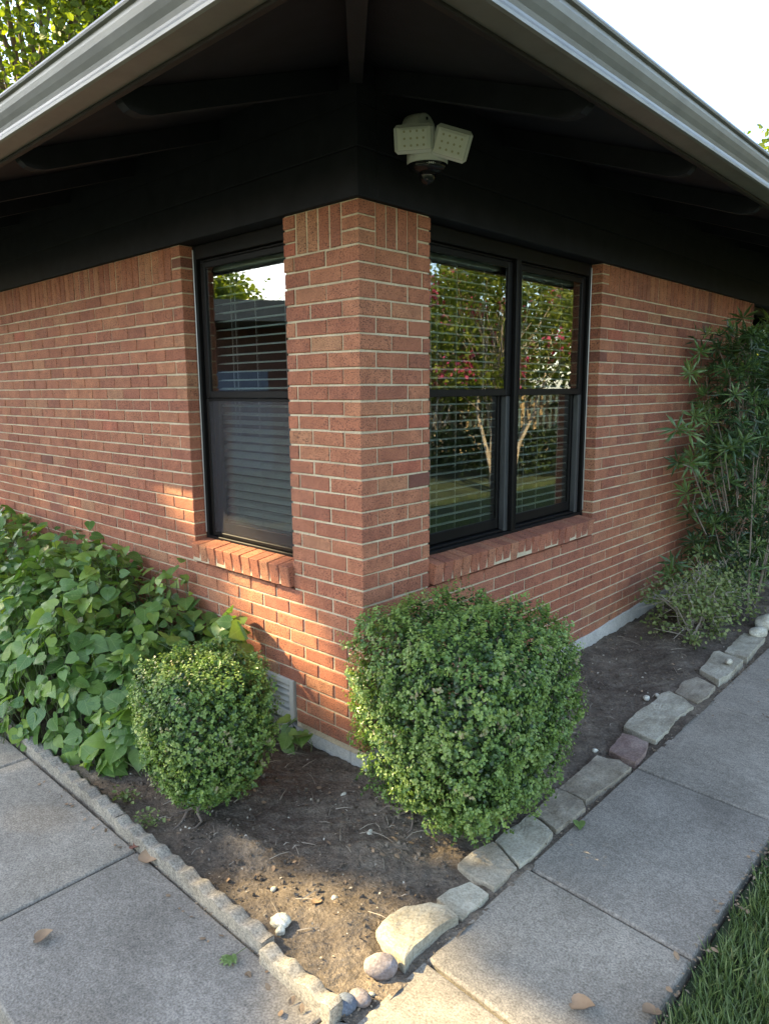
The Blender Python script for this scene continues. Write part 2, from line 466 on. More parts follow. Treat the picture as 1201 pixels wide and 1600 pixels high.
def lawn_mat():
    m, nt, N, L, b = nodes('lawn_ground')
    P = posn(N)
    c = ramp(N, L, noise(N, L, 0.7, 6, 0.7, P), [(0.3, (0.022, 0.032, 0.012)), (0.55, (0.036, 0.055, 0.018)), (0.75, (0.06, 0.07, 0.028))])
    c = mixc(N, L, 0.6, c, ramp(N, L, noise(N, L, 40, 5, 0.7, P), [(0.3, (0.4, 0.4, 0.4)), (0.7, (1.6, 1.6, 1.5))]), 'MULTIPLY')
    L.new(c, b.inputs['Base Color']); b.inputs['Roughness'].default_value = 1.0
    bump(N, L, b, noise(N, L, 60, 5, 0.7, P), 0.8, 0.02)
    return m
M['lawn'] = lawn_mat()

def glass_mat():
    m, nt, N, L, b = nodes('window_glass')
    N.remove(b)
    g = N.new('ShaderNodeBsdfGlossy'); g.inputs['Roughness'].default_value = 0.0; g.inputs['Color'].default_value = (0.95, 0.97, 0.96, 1)
    t = N.new('ShaderNodeBsdfTransparent'); t.inputs['Color'].default_value = (0.92, 0.96, 0.94, 1)
    f = N.new('ShaderNodeFresnel'); f.inputs['IOR'].default_value = 1.75
    P = posn(N)
    bm = N.new('ShaderNodeBump'); bm.inputs['Strength'].default_value = 0.02; bm.inputs['Distance'].default_value = 0.004
    L.new(noise(N, L, 2.0, 0, 0.3, P), bm.inputs['Height']); L.new(bm.outputs['Normal'], g.inputs['Normal'])
    x = N.new('ShaderNodeMixShader')
    a = N.new('ShaderNodeMath'); a.operation = 'MULTIPLY_ADD'; a.inputs[1].default_value = 1.0; a.inputs[2].default_value = 0.12; a.use_clamp = True
    L.new(f.outputs['Fac'], a.inputs[0]); L.new(a.outputs[0], x.inputs['Fac'])
    L.new(t.outputs[0], x.inputs[1]); L.new(g.outputs[0], x.inputs[2])
    L.new(x.outputs[0], N['Material Output'].inputs['Surface'])
    return m
M['glass'] = glass_mat()

def screen_mat():
    m, nt, N, L, b = nodes('insect_screen')
    b.inputs['Base Color'].default_value = (0.16, 0.14, 0.15, 1); b.inputs['Roughness'].default_value = 0.55
    P = posn(N)
    c = ramp(N, L, noise(N, L, 260, 2, 0.5, P), [(0.35, (0.02, 0.018, 0.02)), (0.6, (0.075, 0.068, 0.074)), (0.75, (0.15, 0.135, 0.14))])
    L.new(c, b.inputs['Base Color'])
    t = N.new('ShaderNodeBsdfTransparent')
    x = N.new('ShaderNodeMixShader'); x.inputs['Fac'].default_value = 0.25
    L.new(t.outputs[0], x.inputs[1]); L.new(b.outputs[0], x.inputs[2])
    L.new(x.outputs[0], N['Material Output'].inputs['Surface'])
    return m
M['screen'] = screen_mat()

# ------------------------------------------------------------------ ground, walks, bed
def ground_sheet():
    b = MB()
    b.add([(-400, -400, -0.075), (400, -400, -0.075), (400, 400, -0.075), (-400, 400, -0.075)], [(0, 1, 2, 3)])
    b.obj('ground', M['lawn'], kind='structure')
ground_sheet()

def slab(poly, parent, tint=0.5):
    """one poured slab: rounded arris, top at z=0"""
    n = len(poly); c = Vector((sum(p[0] for p in poly) / n, sum(p[1] for p in poly) / n))
    def ins(d):
        return [tuple(Vector(p) + (c - Vector(p)).normalized() * d) for p in poly]
    rings = [(ins(0), -0.08), (ins(0), -0.008), (ins(0.005), -0.002), (ins(0.012), 0.0)]
    v = []; F = []
    for r, z in rings: v += [(x, y, z) for x, y in r]
    for k in range(len(rings) - 1):
        for i in range(n):
            j = (i + 1) % n
            F.append((k * n + i, k * n + j, (k + 1) * n + j, (k + 1) * n + i))
    F.append(tuple((len(rings) - 1) * n + i for i in range(n)))
    MB().add(v, F).obj('slab', M['concrete'], parent)

def walk(name):
    o = bpy.data.objects.new(name, None); COL.objects.link(o); o['kind'] = 'structure'
    return o
wr = walk('front_walk')
ys = [-0.632, -0.068, 0.85, 1.752, 2.66, 3.57, 4.48, 5.4, 6.3, 7.2]
for a, b_ in zip(ys[:-1], ys[1:]):
    slab([(0.876, a + 0.005), (1.462, a - 0.026), (1.462, b_ - 0.035), (0.876, b_ - 0.005)], wr)
slab([(0.876, -0.640), (1.462, -0.668), (1.48, -1.56), (0.82, -1.56), (0.80, -0.975), (0.876, -0.93)], wr)
wl_ = walk('side_walk')
xs = [0.80, -0.247, -1.262, -2.27, -3.28, -4.29, -5.3, -6.3, -7.3, -8.3]
for a, b_ in zip(xs[:-1], xs[1:]):
    slab([(a - 0.006, -0.965), (b_ + 0.006, -0.965), (b_ + 0.006, -1.56), (a - 0.006, -1.56)], wl_)

def soil_z(x, y):
    z = 0.004 + 0.012 * np.sin(3.1 * x + 1.3) * np.sin(2.7 * y + 0.6) + 0.008 * np.sin(9.1 * x + 4.2 * y) + 0.005 * np.sin(17 * y - 11 * x)
    z = z + 0.02 * np.clip((y - 1.2) / 2.0, 0, 2) * np.clip((.70 - x) / .3, 0, 1)
    z = z - 0.011 * np.clip((x - .62) / .1, 0, 1) * (y > -.72)
    z = z + 0.028 * np.exp(-(((x - 0.62) / 0.10) ** 2 + ((y + 0.70) / 0.06) ** 2)) + 0.03 * np.exp(-(((x - 0.03) / 0.16) ** 2 + ((y + 0.66) / 0.05) ** 2))
    z = z - 0.02 * np.exp(-(((x - 0.80) / 0.12) ** 2 + ((y + 0.85) / 0.10) ** 2))
    return z
def bed(name, x0, x1, y0, y1, st):
    nx, ny = int((x1 - x0) / st) + 1, int((y1 - y0) / st) + 1
    X, Y = np.meshgrid(np.linspace(x0, x1, nx), np.linspace(y0, y1, ny), indexing='ij')
    Z = soil_z(X, Y)
    for sc_, am in ((40, .0035), (75, .0025)):
        ph = RNG.uniform(0, 6, 4)
        Z = Z + am * np.sin(sc_ * X + ph[0] + 2.2 * np.sin(13 * Y + ph[1])) * np.sin(sc_ * .9 * Y + ph[2] + 2 * np.sin(11 * X + ph[3]))
    Z = Z + RNG.normal(0, .0016, Z.shape)
    V = np.stack([X, Y, Z], 2).reshape(-1, 3)
    I = np.arange(nx * ny).reshape(nx, ny)
    q = np.stack([I[:-1, :-1], I[1:, :-1], I[1:, 1:], I[:-1, 1:]], 2).reshape(-1, 4)
    b = MB(); b.add(V, q.tolist()); b.obj(name, M['soil'], smooth=True, kind='structure')
bed('planting_bed_soil', -1.4, 0.895, -0.945, 0.0, 0.011)
bed('planting_bed_soil', 0.0, 0.895, 0.0, 5.6, 0.014)
bed('planting_bed_soil', -8.2, -1.4, -0.945, 0.0, 0.06)

# ------------------------------------------------------------------ the brick house
house = thing('brick_house', 'single storey red brick house corner with wide black eaves and dark framed windows', 'house')
ZK = [2.2497, 2.1828, 2.1153, 2.0443, 1.9757, 1.907, 1.8385, 1.7694, 1.7003, 1.6347, 1.5709, 1.5064, 1.4391, 1.3706, 1.3081, 1.2402, 1.1715, 1.1031, 1.035, 0.9683, 0.8977, 0.83, 0.7583]
ZK = [z + 0.004 for z in ZK]
while len(ZK) < 34: ZK.append(ZK[-1] - 0.0675)
ZTOP = 2.424
PITCH, J, HW = 0.1993, 0.0085, 0.0957
BL, BH, BD = PITCH - J, 0.0590, 0.0947
LX0, LX1 = 0.459, 1.289           # left window opening, distance from the corner
RY0, RY1 = 0.447, 2.082           # right window opening
R2Y0, R2Y1 = 5.03, 6.3            # next window along the right wall
SILLZ = 0.775
ML = Matrix(((-1, 0, 0, 0), (0, 1, 0, 0), (0, 0, 1, 0), (0, 0, 0, 1)))      # left wall: u runs to -X (mirrored, used for points only)

def brick_mesh(i):
    """unit brick: front face at y=0, depth to +y, centred in x and z"""
    r = random.Random(i * 7 + 1)
    j = lambda a: r.uniform(-a, a)
    c = 0.0035
    x, z = BL / 2, BH / 2
    fr = [(-x + c + j(.001), j(.0006), -z + c + j(.0008)), (x - c + j(.001), j(.0006), -z + c + j(.0008)), (x - c + j(.001), j(.0006), z - c + j(.0008)), (-x + c + j(.001), j(.0006), z - c + j(.0008))]
    md = [(-x + j(.0012), c, -z + j(.001)), (x + j(.0012), c, -z + j(.001)), (x + j(.0012), c, z + j(.001)), (-x + j(.0012), c, z + j(.001))]
    bk = [(-x, BD, -z), (x, BD, -z), (x, BD, z), (-x, BD, z)]
    v = fr + md + bk
    F = [(0, 1, 2, 3)]
    for a in range(4):
        b = (a + 1) % 4
        F.append((a, 4 + a, 4 + b, b)); F.append((4 + a, 8 + a, 8 + b, 4 + b))
    F.append((8, 11, 10, 9))
    return v, F
BR = [brick_mesh(i) for i in range(7)]
BRM = []
for v, F in BR:
    BRM.append(MB().add(v, F).mesh('brick', M['brick']))

ALL = []     # (matrix, variant, tint, wall index, screen size)
def proj(p):
    d = Vector(p) - CAM
    w = d.dot(FW)
    if w < 0.05: return None
    return 600.5 + 1111.6 * d.dot(RT) / w, 800 - 1111.6 * d.dot(UP) / w, w
def brick(side, u0, u1, z0, z1, upright=False):
    w, h = u1 - u0, z1 - z0
    if w < 0.012: return
    uc, zc = (u0 + u1) / 2 + random.uniform(-.0012, .0012), (z0 + z1) / 2 + random.uniform(-.0008, .0008)
    dp = random.uniform(-.0018, .0018)
    if side == 0:
        base = Matrix.Translation((-uc, dp, zc))
    else:
        base = Matrix.Translation((-dp, uc, zc)) @ Matrix.Rotation(math.pi / 2, 4, 'Z')
    base = base @ Matrix.Rotation(random.uniform(-.006, .006), 4, 'Y')
    if upright:
        base = base @ Matrix.Rotation(math.pi / 2, 4, 'Y')
        sc = Matrix.Diagonal((h / BL, 1, w / BH, 1))
    else:
        sc = Matrix.Diagonal((w / BL, 1, h / BH, 1))
    mtx = base @ sc
    q = proj((-uc, 0, zc) if side == 0 else (0, uc, zc))
    size = 0
    if q and -20 < q[0] < 1221 and -20 < q[1] < 1620:
        nrm = Vector((0, -1, 0)) if side == 0 else Vector((1, 0, 0))
        vd = (CAM - Vector((-uc, 0, zc) if side == 0 else (0, uc, zc)))
        size = w * h * nrm.dot(vd) / vd.length ** 3
    t = random.random()
    t = 0.16 + 0.70 * t if random.random() < 0.95 else random.choice([0.0, 0.03, 0.97, 1.0, 0.9])
    ALL.append([mtx, random.randrange(7), t, side, size])

def run(side, k, u0, u1, first):
    """lay one course between two limits"""
    z0, z1 = ZK[k + 1] + J / 2, ZK[k] - J / 2
    u = u0
    ln = first
    while u < u1 - 0.01:
        e = min(u + ln, u1)
        brick(side, u, e, z0, z1)
        u = e + J; ln = BL

NK = 32
for k in range(NK):
    even = k % 2 == 0
    zt, zb = ZK[k], ZK[k + 1]
    inwin = zb > SILLZ - 0.02
    sillrow = k == 21
    # left wall
    st = 0.0 if even else HW + J
    if inwin or sillrow:
        run(0, k, st, LX0, BL)
        run(0, k, LX1 if not sillrow else LX1 - 0.0, 8.0, HW if even else BL)
    else:
        # crawl space vent at 0.47..0.72
        if zt < 0.31:
            run(0, k, st, 0.465, BL); run(0, k, 0.735, 8.0, HW if even else BL)
        else:
            run(0, k, st, 8.0, BL)
    # right wall
    st = HW + J if even else 0.0
    if inwin or sillrow:
        run(1, k, st, RY0, BL)
        if zb > 1.4:
            run(1, k, RY1, R2Y0, BL if even else HW); run(1, k, R2Y1, 9.0, BL)
        else:
            run(1, k, RY1, 9.0, BL if even else HW)
    else:
        run(1, k, st, 9.0, BL)
# soldier course and the stacked ends beside each opening
def stack(side, a, b):
    hh = (ZTOP - ZK[0] - J) / 3
    for i in range(3):
        brick(side, a, b, ZK[0] + J / 2 + i * hh + (J * .4 if i else 0), ZK[0] + J / 2 + (i + 1) * hh - (J * .5 if i < 2 else 0))
def soldiers(side, a, b):
    n = max(1, round((b - a) / 0.0677)); p = (b - a + J) / n
    for i in range(n): brick(side, a + i * p, a + (i + 1) * p - J, ZK[0] + J / 2, ZTOP - 0.001, True)
stack(0, 0, HW); soldiers(0, HW + J, LX0 - 0.085); stack(0, LX0 - 0.074, LX0)
stack(0, LX1, LX1 + 0.085); soldiers(0, LX1 + 0.085 + J, 8.0)
soldiers(1, HW + J, RY0 - 0.09); stack(1, RY0 - 0.079, RY0)
stack(1, RY1, RY1 + 0.085); soldiers(1, RY1 + 0.085 + J, R2Y0); soldiers(1, R2Y1, 9.0)

# mortar cores behind the bricks (front 5 mm back of the brick faces)
g = 0.0055
cl = MB(); cr_ = MB()
zb0 = 0.062
for (a, b_, z0, z1) in ((HW, LX0 - .006, 0.74, ZTOP), (LX1 + .006, 8.0, 0.74, ZTOP), (HW, 0.47, zb0, 0.74), (0.73, 8.0, zb0, 0.74), (0.47, 0.73, 0.305, 0.74)):
    cl.box((-b_, g, z0), (-a, HW - .001, z1))
for (a, b_, z0, z1) in ((g, RY0 - .006, 0.74, ZTOP), (RY1 + .006, R2Y0 - .006, 0.74, ZTOP), (g, 9.0, zb0, 0.74), (R2Y0 - .006, R2Y1 + .006, 0.74, 1.36), (R2Y1 + .006, 9.0, 0.74, ZTOP)):
    cr_.box((-HW + .001, a, z0), (-g, b_, z1))
walls = [cl.obj('wall', M['mortar'], house), cr_.obj('wall', M['mortar'], house)]

# sills: rowlock bricks, tilted to shed water
sill_l = bpy.data.objects.new('window_sill', None); sill_r = bpy.data.objects.new('window_sill', None)
for s_ in (sill_l, sill_r): COL.objects.link(s_); s_.parent = house
SILLB = []
def sill(side, a, b, n, z_top):
    p = (b - a + 0.007) / n
    for i in range(n):
        uc = a + i * p + (p - .007) / 2
        jz = random.uniform(-.0015, .0015); jd = random.uniform(-.003, .003)
        if side == 0: base = Matrix.Translation((-uc, -0.030 + jd, z_top - .05 + jz))
        else: base = Matrix.Translation((0.030 - jd, uc, z_top - .05 + jz)) @ Matrix.Rotation(math.pi / 2, 4, 'Z')
        base = base @ Matrix.Rotation(R_(8), 4, 'X') @ Matrix.Rotation(random.uniform(-.012, .012), 4, 'Y') @ Matrix.Rotation(math.pi / 2, 4, 'Y')
        SILLB.append((base @ Matrix.Diagonal((0.1 / BL, 1.28, (p - .007) / BH, 1)), random.randrange(7), random.uniform(.2, .85), side))
sill(0, LX0 - 0.002, LX1 - 0.012, 11, 0.872)
sill(1, RY0 + 0.004, RY1 - 0.05, 22, 0.872)
mb = MB()
mb.box((-LX1 + .014, -.024, .778), (-LX0 - .004, .075, .852)); mb.obj('mortar_bed', M['mortar'], sill_l)
mb = MB()
mb.box((-.075, RY0 + .008, .778), (.024, RY1 - .054, .852)); mb.obj('mortar_bed', M['mortar'], sill_r)

ALL.sort(key=lambda a: -a[4])
NSILL = len(SILLB)
for m4, v, t, side in SILLB:
    place(BRM[v], 'brick', (sill_l, sill_r)[side], m4, t)
LIM = 300 - NSILL
for m4, v, t, side, s_ in ALL[:LIM]:
    place(BRM[v], 'brick', walls[side], m4, t)
rest = [MB(), MB()]
for m4, v, t, side, s_ in ALL[LIM:]:
    rest[side].add(xf(BR[v][0], m4), BR[v][1], t)
for side in (0, 1): rest[side].obj('brickwork', M['brickwork'], walls[side], kind='stuff')

# foundation
fb = MB()
fb.box((-8.0, .004, -.15), (-0.1, HW, .061)); fb.box((-HW, .004, -.15), (-.004, 9.0, .061))
fo = fb.obj('foundation', M['foundation'], house)
pg = MB()   # cement parging that rises a little along the right wall
sec = []
n = 60
for i in range(n + 1):
    y = -0.004 + 9.0 * i / n
    zt = 0.072 + 0.035 * max(0, min(1, (y - .6) / 2)) + 0.03 * max(0, min(1, (y - 2.2) / 1)) + random.uniform(-.004, .004)
    sec += [(0.012 + random.uniform(-.002, .002), y, -.1), (0.011 + random.uniform(-.002, .002), y, zt - .006), (0.004, y, zt), (-0.02, y, zt)]
F = []
for i in range(n):
    for k in range(3):
        F.append((i * 4 + k, (i + 1) * 4 + k, (i + 1) * 4 + k + 1, i * 4 + k + 1))
F.append((0, 1, 2, 3))
pg.add(sec, F); pg.obj('cement_parging', M['foundation'], fo)

# crawl space vent
vt = bpy.data.objects.new('crawl_vent', None); COL.objects.link(vt); vt.parent = house
b = MB()
for a, c in (((-.73, -.012, .088), (-.70, .05, .298)), ((-.505, -.012, .088), (-.475, .05, .298)), ((-.70, -.012, .268), (-.505, .05, .298)), ((-.70, -.012, .088), (-.505, .05, .135))):
    b.bbox(a, c, .003)
b.obj('frame', M['vent_paint'], vt)
b = MB(); b.box((-.70, .04, .135), (-.505, .05, .268)); b.obj('backing', M['dark_void'], vt)
for i in range(4):
    b = MB(); b.add([(-.70, .0, .142 + i * .032), (-.505, .0, .142 + i * .032), (-.505, .022, .162 + i * .032), (-.70, .022, .162 + i * .032), (-.70, .003, .139 + i * .032), (-.505, .003, .139 + i * .032), (-.505, .025, .159 + i * .032), (-.70, .025, .159 + i * .032)],
                    [(0, 1, 2, 3), (7, 6, 5, 4), (0, 4, 5, 1), (3, 2, 6, 7), (0, 3, 7, 4), (1, 5, 6, 2)])
    b.obj('louver', M['vent_paint'], vt)

# frieze boards (painted, two laps with a fine seam) up to the soffit
def frieze(z0, z1, proud):
    b = MB(); b.bbox((-8.0, -proud, z0), (proud, .09, z1), .003); b.obj('frieze_board', M['eave_paint'], house)
    b = MB(); b.bbox((-.09, .0905, z0), (proud, 9.0, z1), .003); b.obj('frieze_board', M['eave_paint'], house)
frieze(2.426, 2.603, .018)
frieze(2.6045, 2.757, .021)
frieze(2.7585, 2.93, .018)

# roof: sloped deck, rafters with curved tails, hip, fascia, gutter
EX, FZ0 = 0.93, 2.546        # rafter tail line, fascia bottom
SL = 0.363
def roof_z(d): return 2.83 - SL * d + 0.085      # underside of the deck, d = distance out from the wall
roof = None
b = MB()
def dk(d): return roof_z(d)
top = 5.0
for zoff, flip in ((0, 0), (.03, 1)):
    vl = [(EX + .05, -EX - .05, dk(EX + .05) + zoff), (-9, -EX - .05, dk(EX + .05) + zoff), (-9, top, dk(-top) + zoff), (-top, top, dk(-top) + zoff)]
    vr = [(EX + .05, -EX - .05, dk(EX + .05) + zoff), (-top, top, dk(-top) + zoff), (-top, 10, dk(-top) + zoff), (EX + .05, 10, dk(EX + .05) + zoff)]
    q = [(0, 1, 2, 3)] if flip == 0 else [(3, 2, 1, 0)]
    b.add(vl, q); b.add(vr, q)
roof = b.obj('roof', M['eave_paint'], house)
b = MB()
zo = .034
vl = [(EX + .09, -EX - .09, dk(EX + .09) + zo), (-9, -EX - .09, dk(EX + .09) + zo), (-9, top, dk(-top) + zo), (-top, top, dk(-top) + zo)]
vr = [(EX + .09, -EX - .09, dk(EX + .09) + zo), (-top, top, dk(-top) + zo), (-top, 10, dk(-top) + zo), (EX + .09, 10, dk(EX + .09) + zo)]
b.add(vl, [(3, 2, 1, 0)]); b.add(vr, [(3, 2, 1, 0)])
b.obj('shingles', M['shingle'], roof, kind='stuff')
# rafter outline (d, z): lower edge falls outward and sweeps up at the tail
low = [(0.0, 2.83), (.24, 2.743), (.50, 2.648), (.64, 2.598), (.76, 2.553), (.82, 2.531), (.86, 2.524), (.895, 2.529), (.915, 2.545), (.929, 2.57)]
poly = low + [(.929, dk(.93) - .002), (0.0, dk(0) - .002)]
def rafter(M4):
    b = MB(); b.prism(poly, -.02, .02, M4)
    b.obj('rafter', M['eave_paint'], roof)
for i in range(11):
    x = -.10 - i * .79
    rafter(Matrix(((0, 1, 0, x), (-1, 0, 0, 0), (0, 0, 1, 0), (0, 0, 0, 1))))
for i in range(11):
    y = .105 + i * .875
    rafter(Matrix(((1, 0, 0, 0), (0, 1, 0, y), (0, 0, 1, 0), (0, 0, 0, 1))))
# hip rafter
r2 = math.sqrt(.5)
b = MB()
hp = [(0.02, 2.825), (1.27, 2.50), (1.31, 2.56), (1.31, dk(.93) - .004), (0.02, dk(0.02) - .004)]
b.prism(hp, -.024, .024, Matrix(((r2, r2, 0, 0), (-r2, r2, 0, 0), (0, 0, 1, 0), (0, 0, 0, 1))))
b.obj('hip_rafter', M['eave_paint'], roof)
# fascia
for a, c in (((-9, -EX - .022, FZ0), (EX + .022, -EX, 2.675)), ((EX, -EX + .0005, FZ0), (EX + .022, 10, 2.675))):
    b = MB(); b.bbox(a, c, .003); b.obj('fascia', M['fascia_paint'], roof)
# K style gutter: profile (out, z)
gp = [(.0, .118), (.0, 0.0), (.070, 0.0), (.079, .003), (.0805, .011), (.078, .020), (.078, .028), (.083, .040), (.094, .054), (.104, .070), (.109, .086), (.110, .098), (.121, .100), (.1235, .106), (.121, .114), (.117, .114), (.117, .104), (.104, .104), (.098, .085), (.07, .04), (.066, .006), (.004, .006), (.004, .118)]
def gutter():
    b = MB()
    oz = 2.556; ox = EX + .0225
    n = len(gp)
    ends = []
    for (px_, py_) in (('L', 0), ('C', 0), ('R', 0)):
        for o, z in gp:
            d = ox + o
            if px_ == 'L': ends.append((-9, -d, oz + z * .9))
            elif px_ == 'C': ends.append((d, -d, oz + z * .9))
            else: ends.append((d, 10, oz + z * .9))
    F = []
    for s_ in (0, 1):
        for k in range(n):
            j = (k + 1) % n
            F.append((s_ * n + k, s_ * n + j, (s_ + 1) * n + j, (s_ + 1) * n + k))
    b.add(ends, F)
    return b.obj('gutter', M['gutter_paint'], roof)
gutter()

# room behind the windows
b = MB()
for (x0, x1, z0, z1) in ((-8, -LX1, 0, 2.7), (-LX0, -.12, 0, 2.7), (-LX1, -LX0, 0, .85), (-LX1, -LX0, 2.43, 2.7)):
    b.box((x0, .105, z0), (x1, .19, z1))
for (y0, y1, z0, z1) in ((.191, RY0, 0, 2.7), (RY1, R2Y0, 0, 2.7), (RY0, RY1, 0, .85), (RY0, RY1, 2.43, 2.7), (R2Y0, R2Y1, 0, 1.37), (R2Y1, 9, 0, 2.7)):
    b.box((-.19, y0, z0), (-.105, y1, z1))
b.box((-6, .2, 2.7), (-.1, 9, 2.75)); b.box((-6, .2, .2), (-.2, 9, .25)); b.box((-6.05, .2, 0), (-6, 9, 2.75)); b.box((-6, 8.9, 0), (-.2, 8.95, 2.7))
b.obj('room_shell', M['room'], house)

# windows.  frame function lays bars in a local (u, depth, z) frame: side 0 -> (-u, d, z), side 1 -> (-d, u, z)
def wb(b, side, u0, u1, d0, d1, z0, z1, c=.003):
    if side == 0: b.bbox((-u1, d0, z0), (-u0, d1, z1), c)
    else: b.bbox((-d1, u0, z0), (-d0, u1, z1), c)
def ring(b, side, u0, u1, d0, d1, z0, z1, w, wb_=None, wt=None):
    wt = wt or w; wb_ = wb_ or w
    wb(b, side, u0, u0 + w, d0, d1, z0, z1); wb(b, side, u1 - w, u1, d0, d1, z0, z1)
    wb(b, side, u0 + w, u1 - w, d0 + .001, d1 - .001, z0, z0 + wb_); wb(b, side, u0 + w, u1 - w, d0 + .001, d1 - .001, z1 - wt, z1)
def window(side, u0, u1, units, screen):
    win = bpy.data.objects.new('window', None); COL.objects.link(win); win.parent = house
    Z0, Z1, ZM = .868, 2.4235, 1.668
    b = MB(); ring(b, side, u0 + .002, u1 - .002, .072, .175, Z0, Z1, .026, .034, .07)
    # stepped inner lip of the frame
    ring(b, side, u0 + .028, u1 - .028, .098, .165, Z0 + .034, Z1 - .07, .012)
    b.obj('frame', M['bronze'], win)
    # bare metal edge strip on the far jamb
    b = MB()
    for u in (u1 - .014,): wb(b, side, u - .002, u + .007, .066, .0715, Z0 + .05, Z1 - .02, .0015)
    b.obj('jamb_edge', M['alu'], win)
    w = (u1 - u0 - .056) / units
    for i in range(units):
        a = u0 + .028 + i * w; e = a + w
        if units > 1 and i < units - 1:
            b = MB(); wb(b, side, e - .022, e + .022, .064, .17, Z0 + .034, Z1 - .07); wb(b, side, e + .008, e + .013, .060, .0635, Z0 + .05, Z1 - .09, .001)
            b.obj('mullion', M['bronze'], win)
        pad = .024 if units > 1 else .013
        aa = a + (pad if i > 0 else .013); ee = e - (pad if i < units - 1 else .013)
        # upper sash, outer track
        b = MB(); ring(b, side, aa, ee, .088, .112, ZM - .02, Z1 - .085, .042, .036, .03); b.obj('upper_sash', M['bronze'], win)
        b = MB(); wb(b, side, aa + .04, ee - .04, .098, .102, ZM + .014, Z1 - .113, .0005); b.obj('pane', M['glass'], win)
        # lower sash, inner track
        b = MB(); ring(b, side, aa + .004, ee - .004, .128, .152, Z0 + .05, ZM + .02, .05, .055, .036); b.obj('lower_sash', M['bronze'], win)
        b = MB(); wb(b, side, aa + .052, ee - .052, .138, .142, Z0 + .103, ZM - .014, .0005); b.obj('pane', M['glass'], win)
        # exposed side channels of the lower half
        if screen:
            b = MB(); ring(b, side, aa + .002, ee - .002, .086, .096, Z0 + .036, ZM - .022, .022, .02, .014); b.obj('screen_frame', M['bronze'], win)
            b = MB(); wb(b, side, aa + .024, ee - .024, .090, .092, Z0 + .056, ZM - .036, .0003); b.obj('insect_screen', M['screen'], win)
        else:
            b = MB(); wb(b, side, ee - .036, ee - .001, .090, .127, Z0 + .036, ZM - .022); b.obj('side_channel', M['grey_channel'], win)
            b = MB(); wb(b, side, aa + .001, aa + .03, .090, .127, Z0 + .036, ZM - .022); b.obj('side_channel', M['grey_channel'], win)
        if side == 0: lab = 'slatted window blind behind the single window on the left wall'
        else: lab = ('slatted window blind behind the glass pair half nearest the house corner', 'slatted window blind behind the glass pair half farther from the house corner')[i]
        blind(side, aa + .012, ee - .012, lab)
    return win

slat_cache = {}
def blind(side, a, e, lab):
    d = .188
    t = thing('window_blind', lab, 'window blind', (-(a + e) / 2, d, 2.33) if side == 0 else (-d, (a + e) / 2, 2.33), 'slatted window blinds')
    wd = e - a
    rot = Matrix.Identity(4) if side == 0 else Matrix.Rotation(math.pi / 2, 4, 'Z')
    b = MB(); b.bbox((-wd / 2, -.03, -.03), (wd / 2, .03, .045), .004); o = b.obj('headrail', M['slat'], t); o.matrix_local = rot
    key = round(wd, 3)
    if key not in slat_cache:
        b = MB(); pr = [(-.025, -.005), (-.012, -.0012), (.0, .0004), (.012, -.0012), (.025, -.005), (.025, -.0028), (.0, .0028), (-.025, -.0028)]
        n = len(pr); v = [(-wd / 2, y, z) for y, z in pr] + [(wd / 2, y, z) for y, z in pr]
        F = [(k, (k + 1) % n, n + (k + 1) % n, n + k) for k in range(n)] + [tuple(range(n - 1, -1, -1)), tuple(range(n, 2 * n))]
        slat_cache[key] = b.add(v, F).mesh('slat', M['slat'])
    for i in range(31):
        zz = 2.33 - .062 - i * .0438 - 1.684
        til = (.9 * math.atan2(zz, 3.3) if side else (.9 if zz > 0 else .2) * math.atan2(zz, 3.3) + R_(34) * max(0, min(1, (.05 - zz) / .35))) + random.uniform(-.015, .015)
        place(slat_cache[key], 'slat', t, rot @ Matrix.Translation((0, 0, -.062 - i * .0438)) @ Matrix.Rotation(til, 4, 'X'))
    b = MB(); b.bbox((-wd / 2, -.025, -.012), (wd / 2, .025, .008), .003); o = b.obj('bottom_rail', M['slat'], t); o.matrix_local = rot @ Matrix.Translation((0, 0, -1.43))
    for f, dy in ((-.30, -.027), (-.24, -.033), (-.02, -.027), (.30, -.027)):
        b = MB(); b.tube([(f * wd, dy, -.02), (f * wd + .002, dy, -.7), (f * wd, dy, -1.42)], .0016, 4); o = b.obj('cord', M['cord'], t); o.matrix_local = rot
window(0, LX0, LX1, 1, True)
window(1, RY0, RY1, 2, False)
# the next window along the right wall, high under the eave
win = bpy.data.objects.new('window', None); COL.objects.link(win); win.parent = house
b = MB(); ring(b, 1, R2Y0 + .002, R2Y1 - .002, .072, .16, 1.37, 2.4235, .05); b.obj('frame', M['bronze'], win)
b = MB(); wb(b, 1, R2Y0 + .05, R2Y1 - .05, .11, .115, 1.42, 2.374, .0005); b.obj('pane', M['glass'], win)

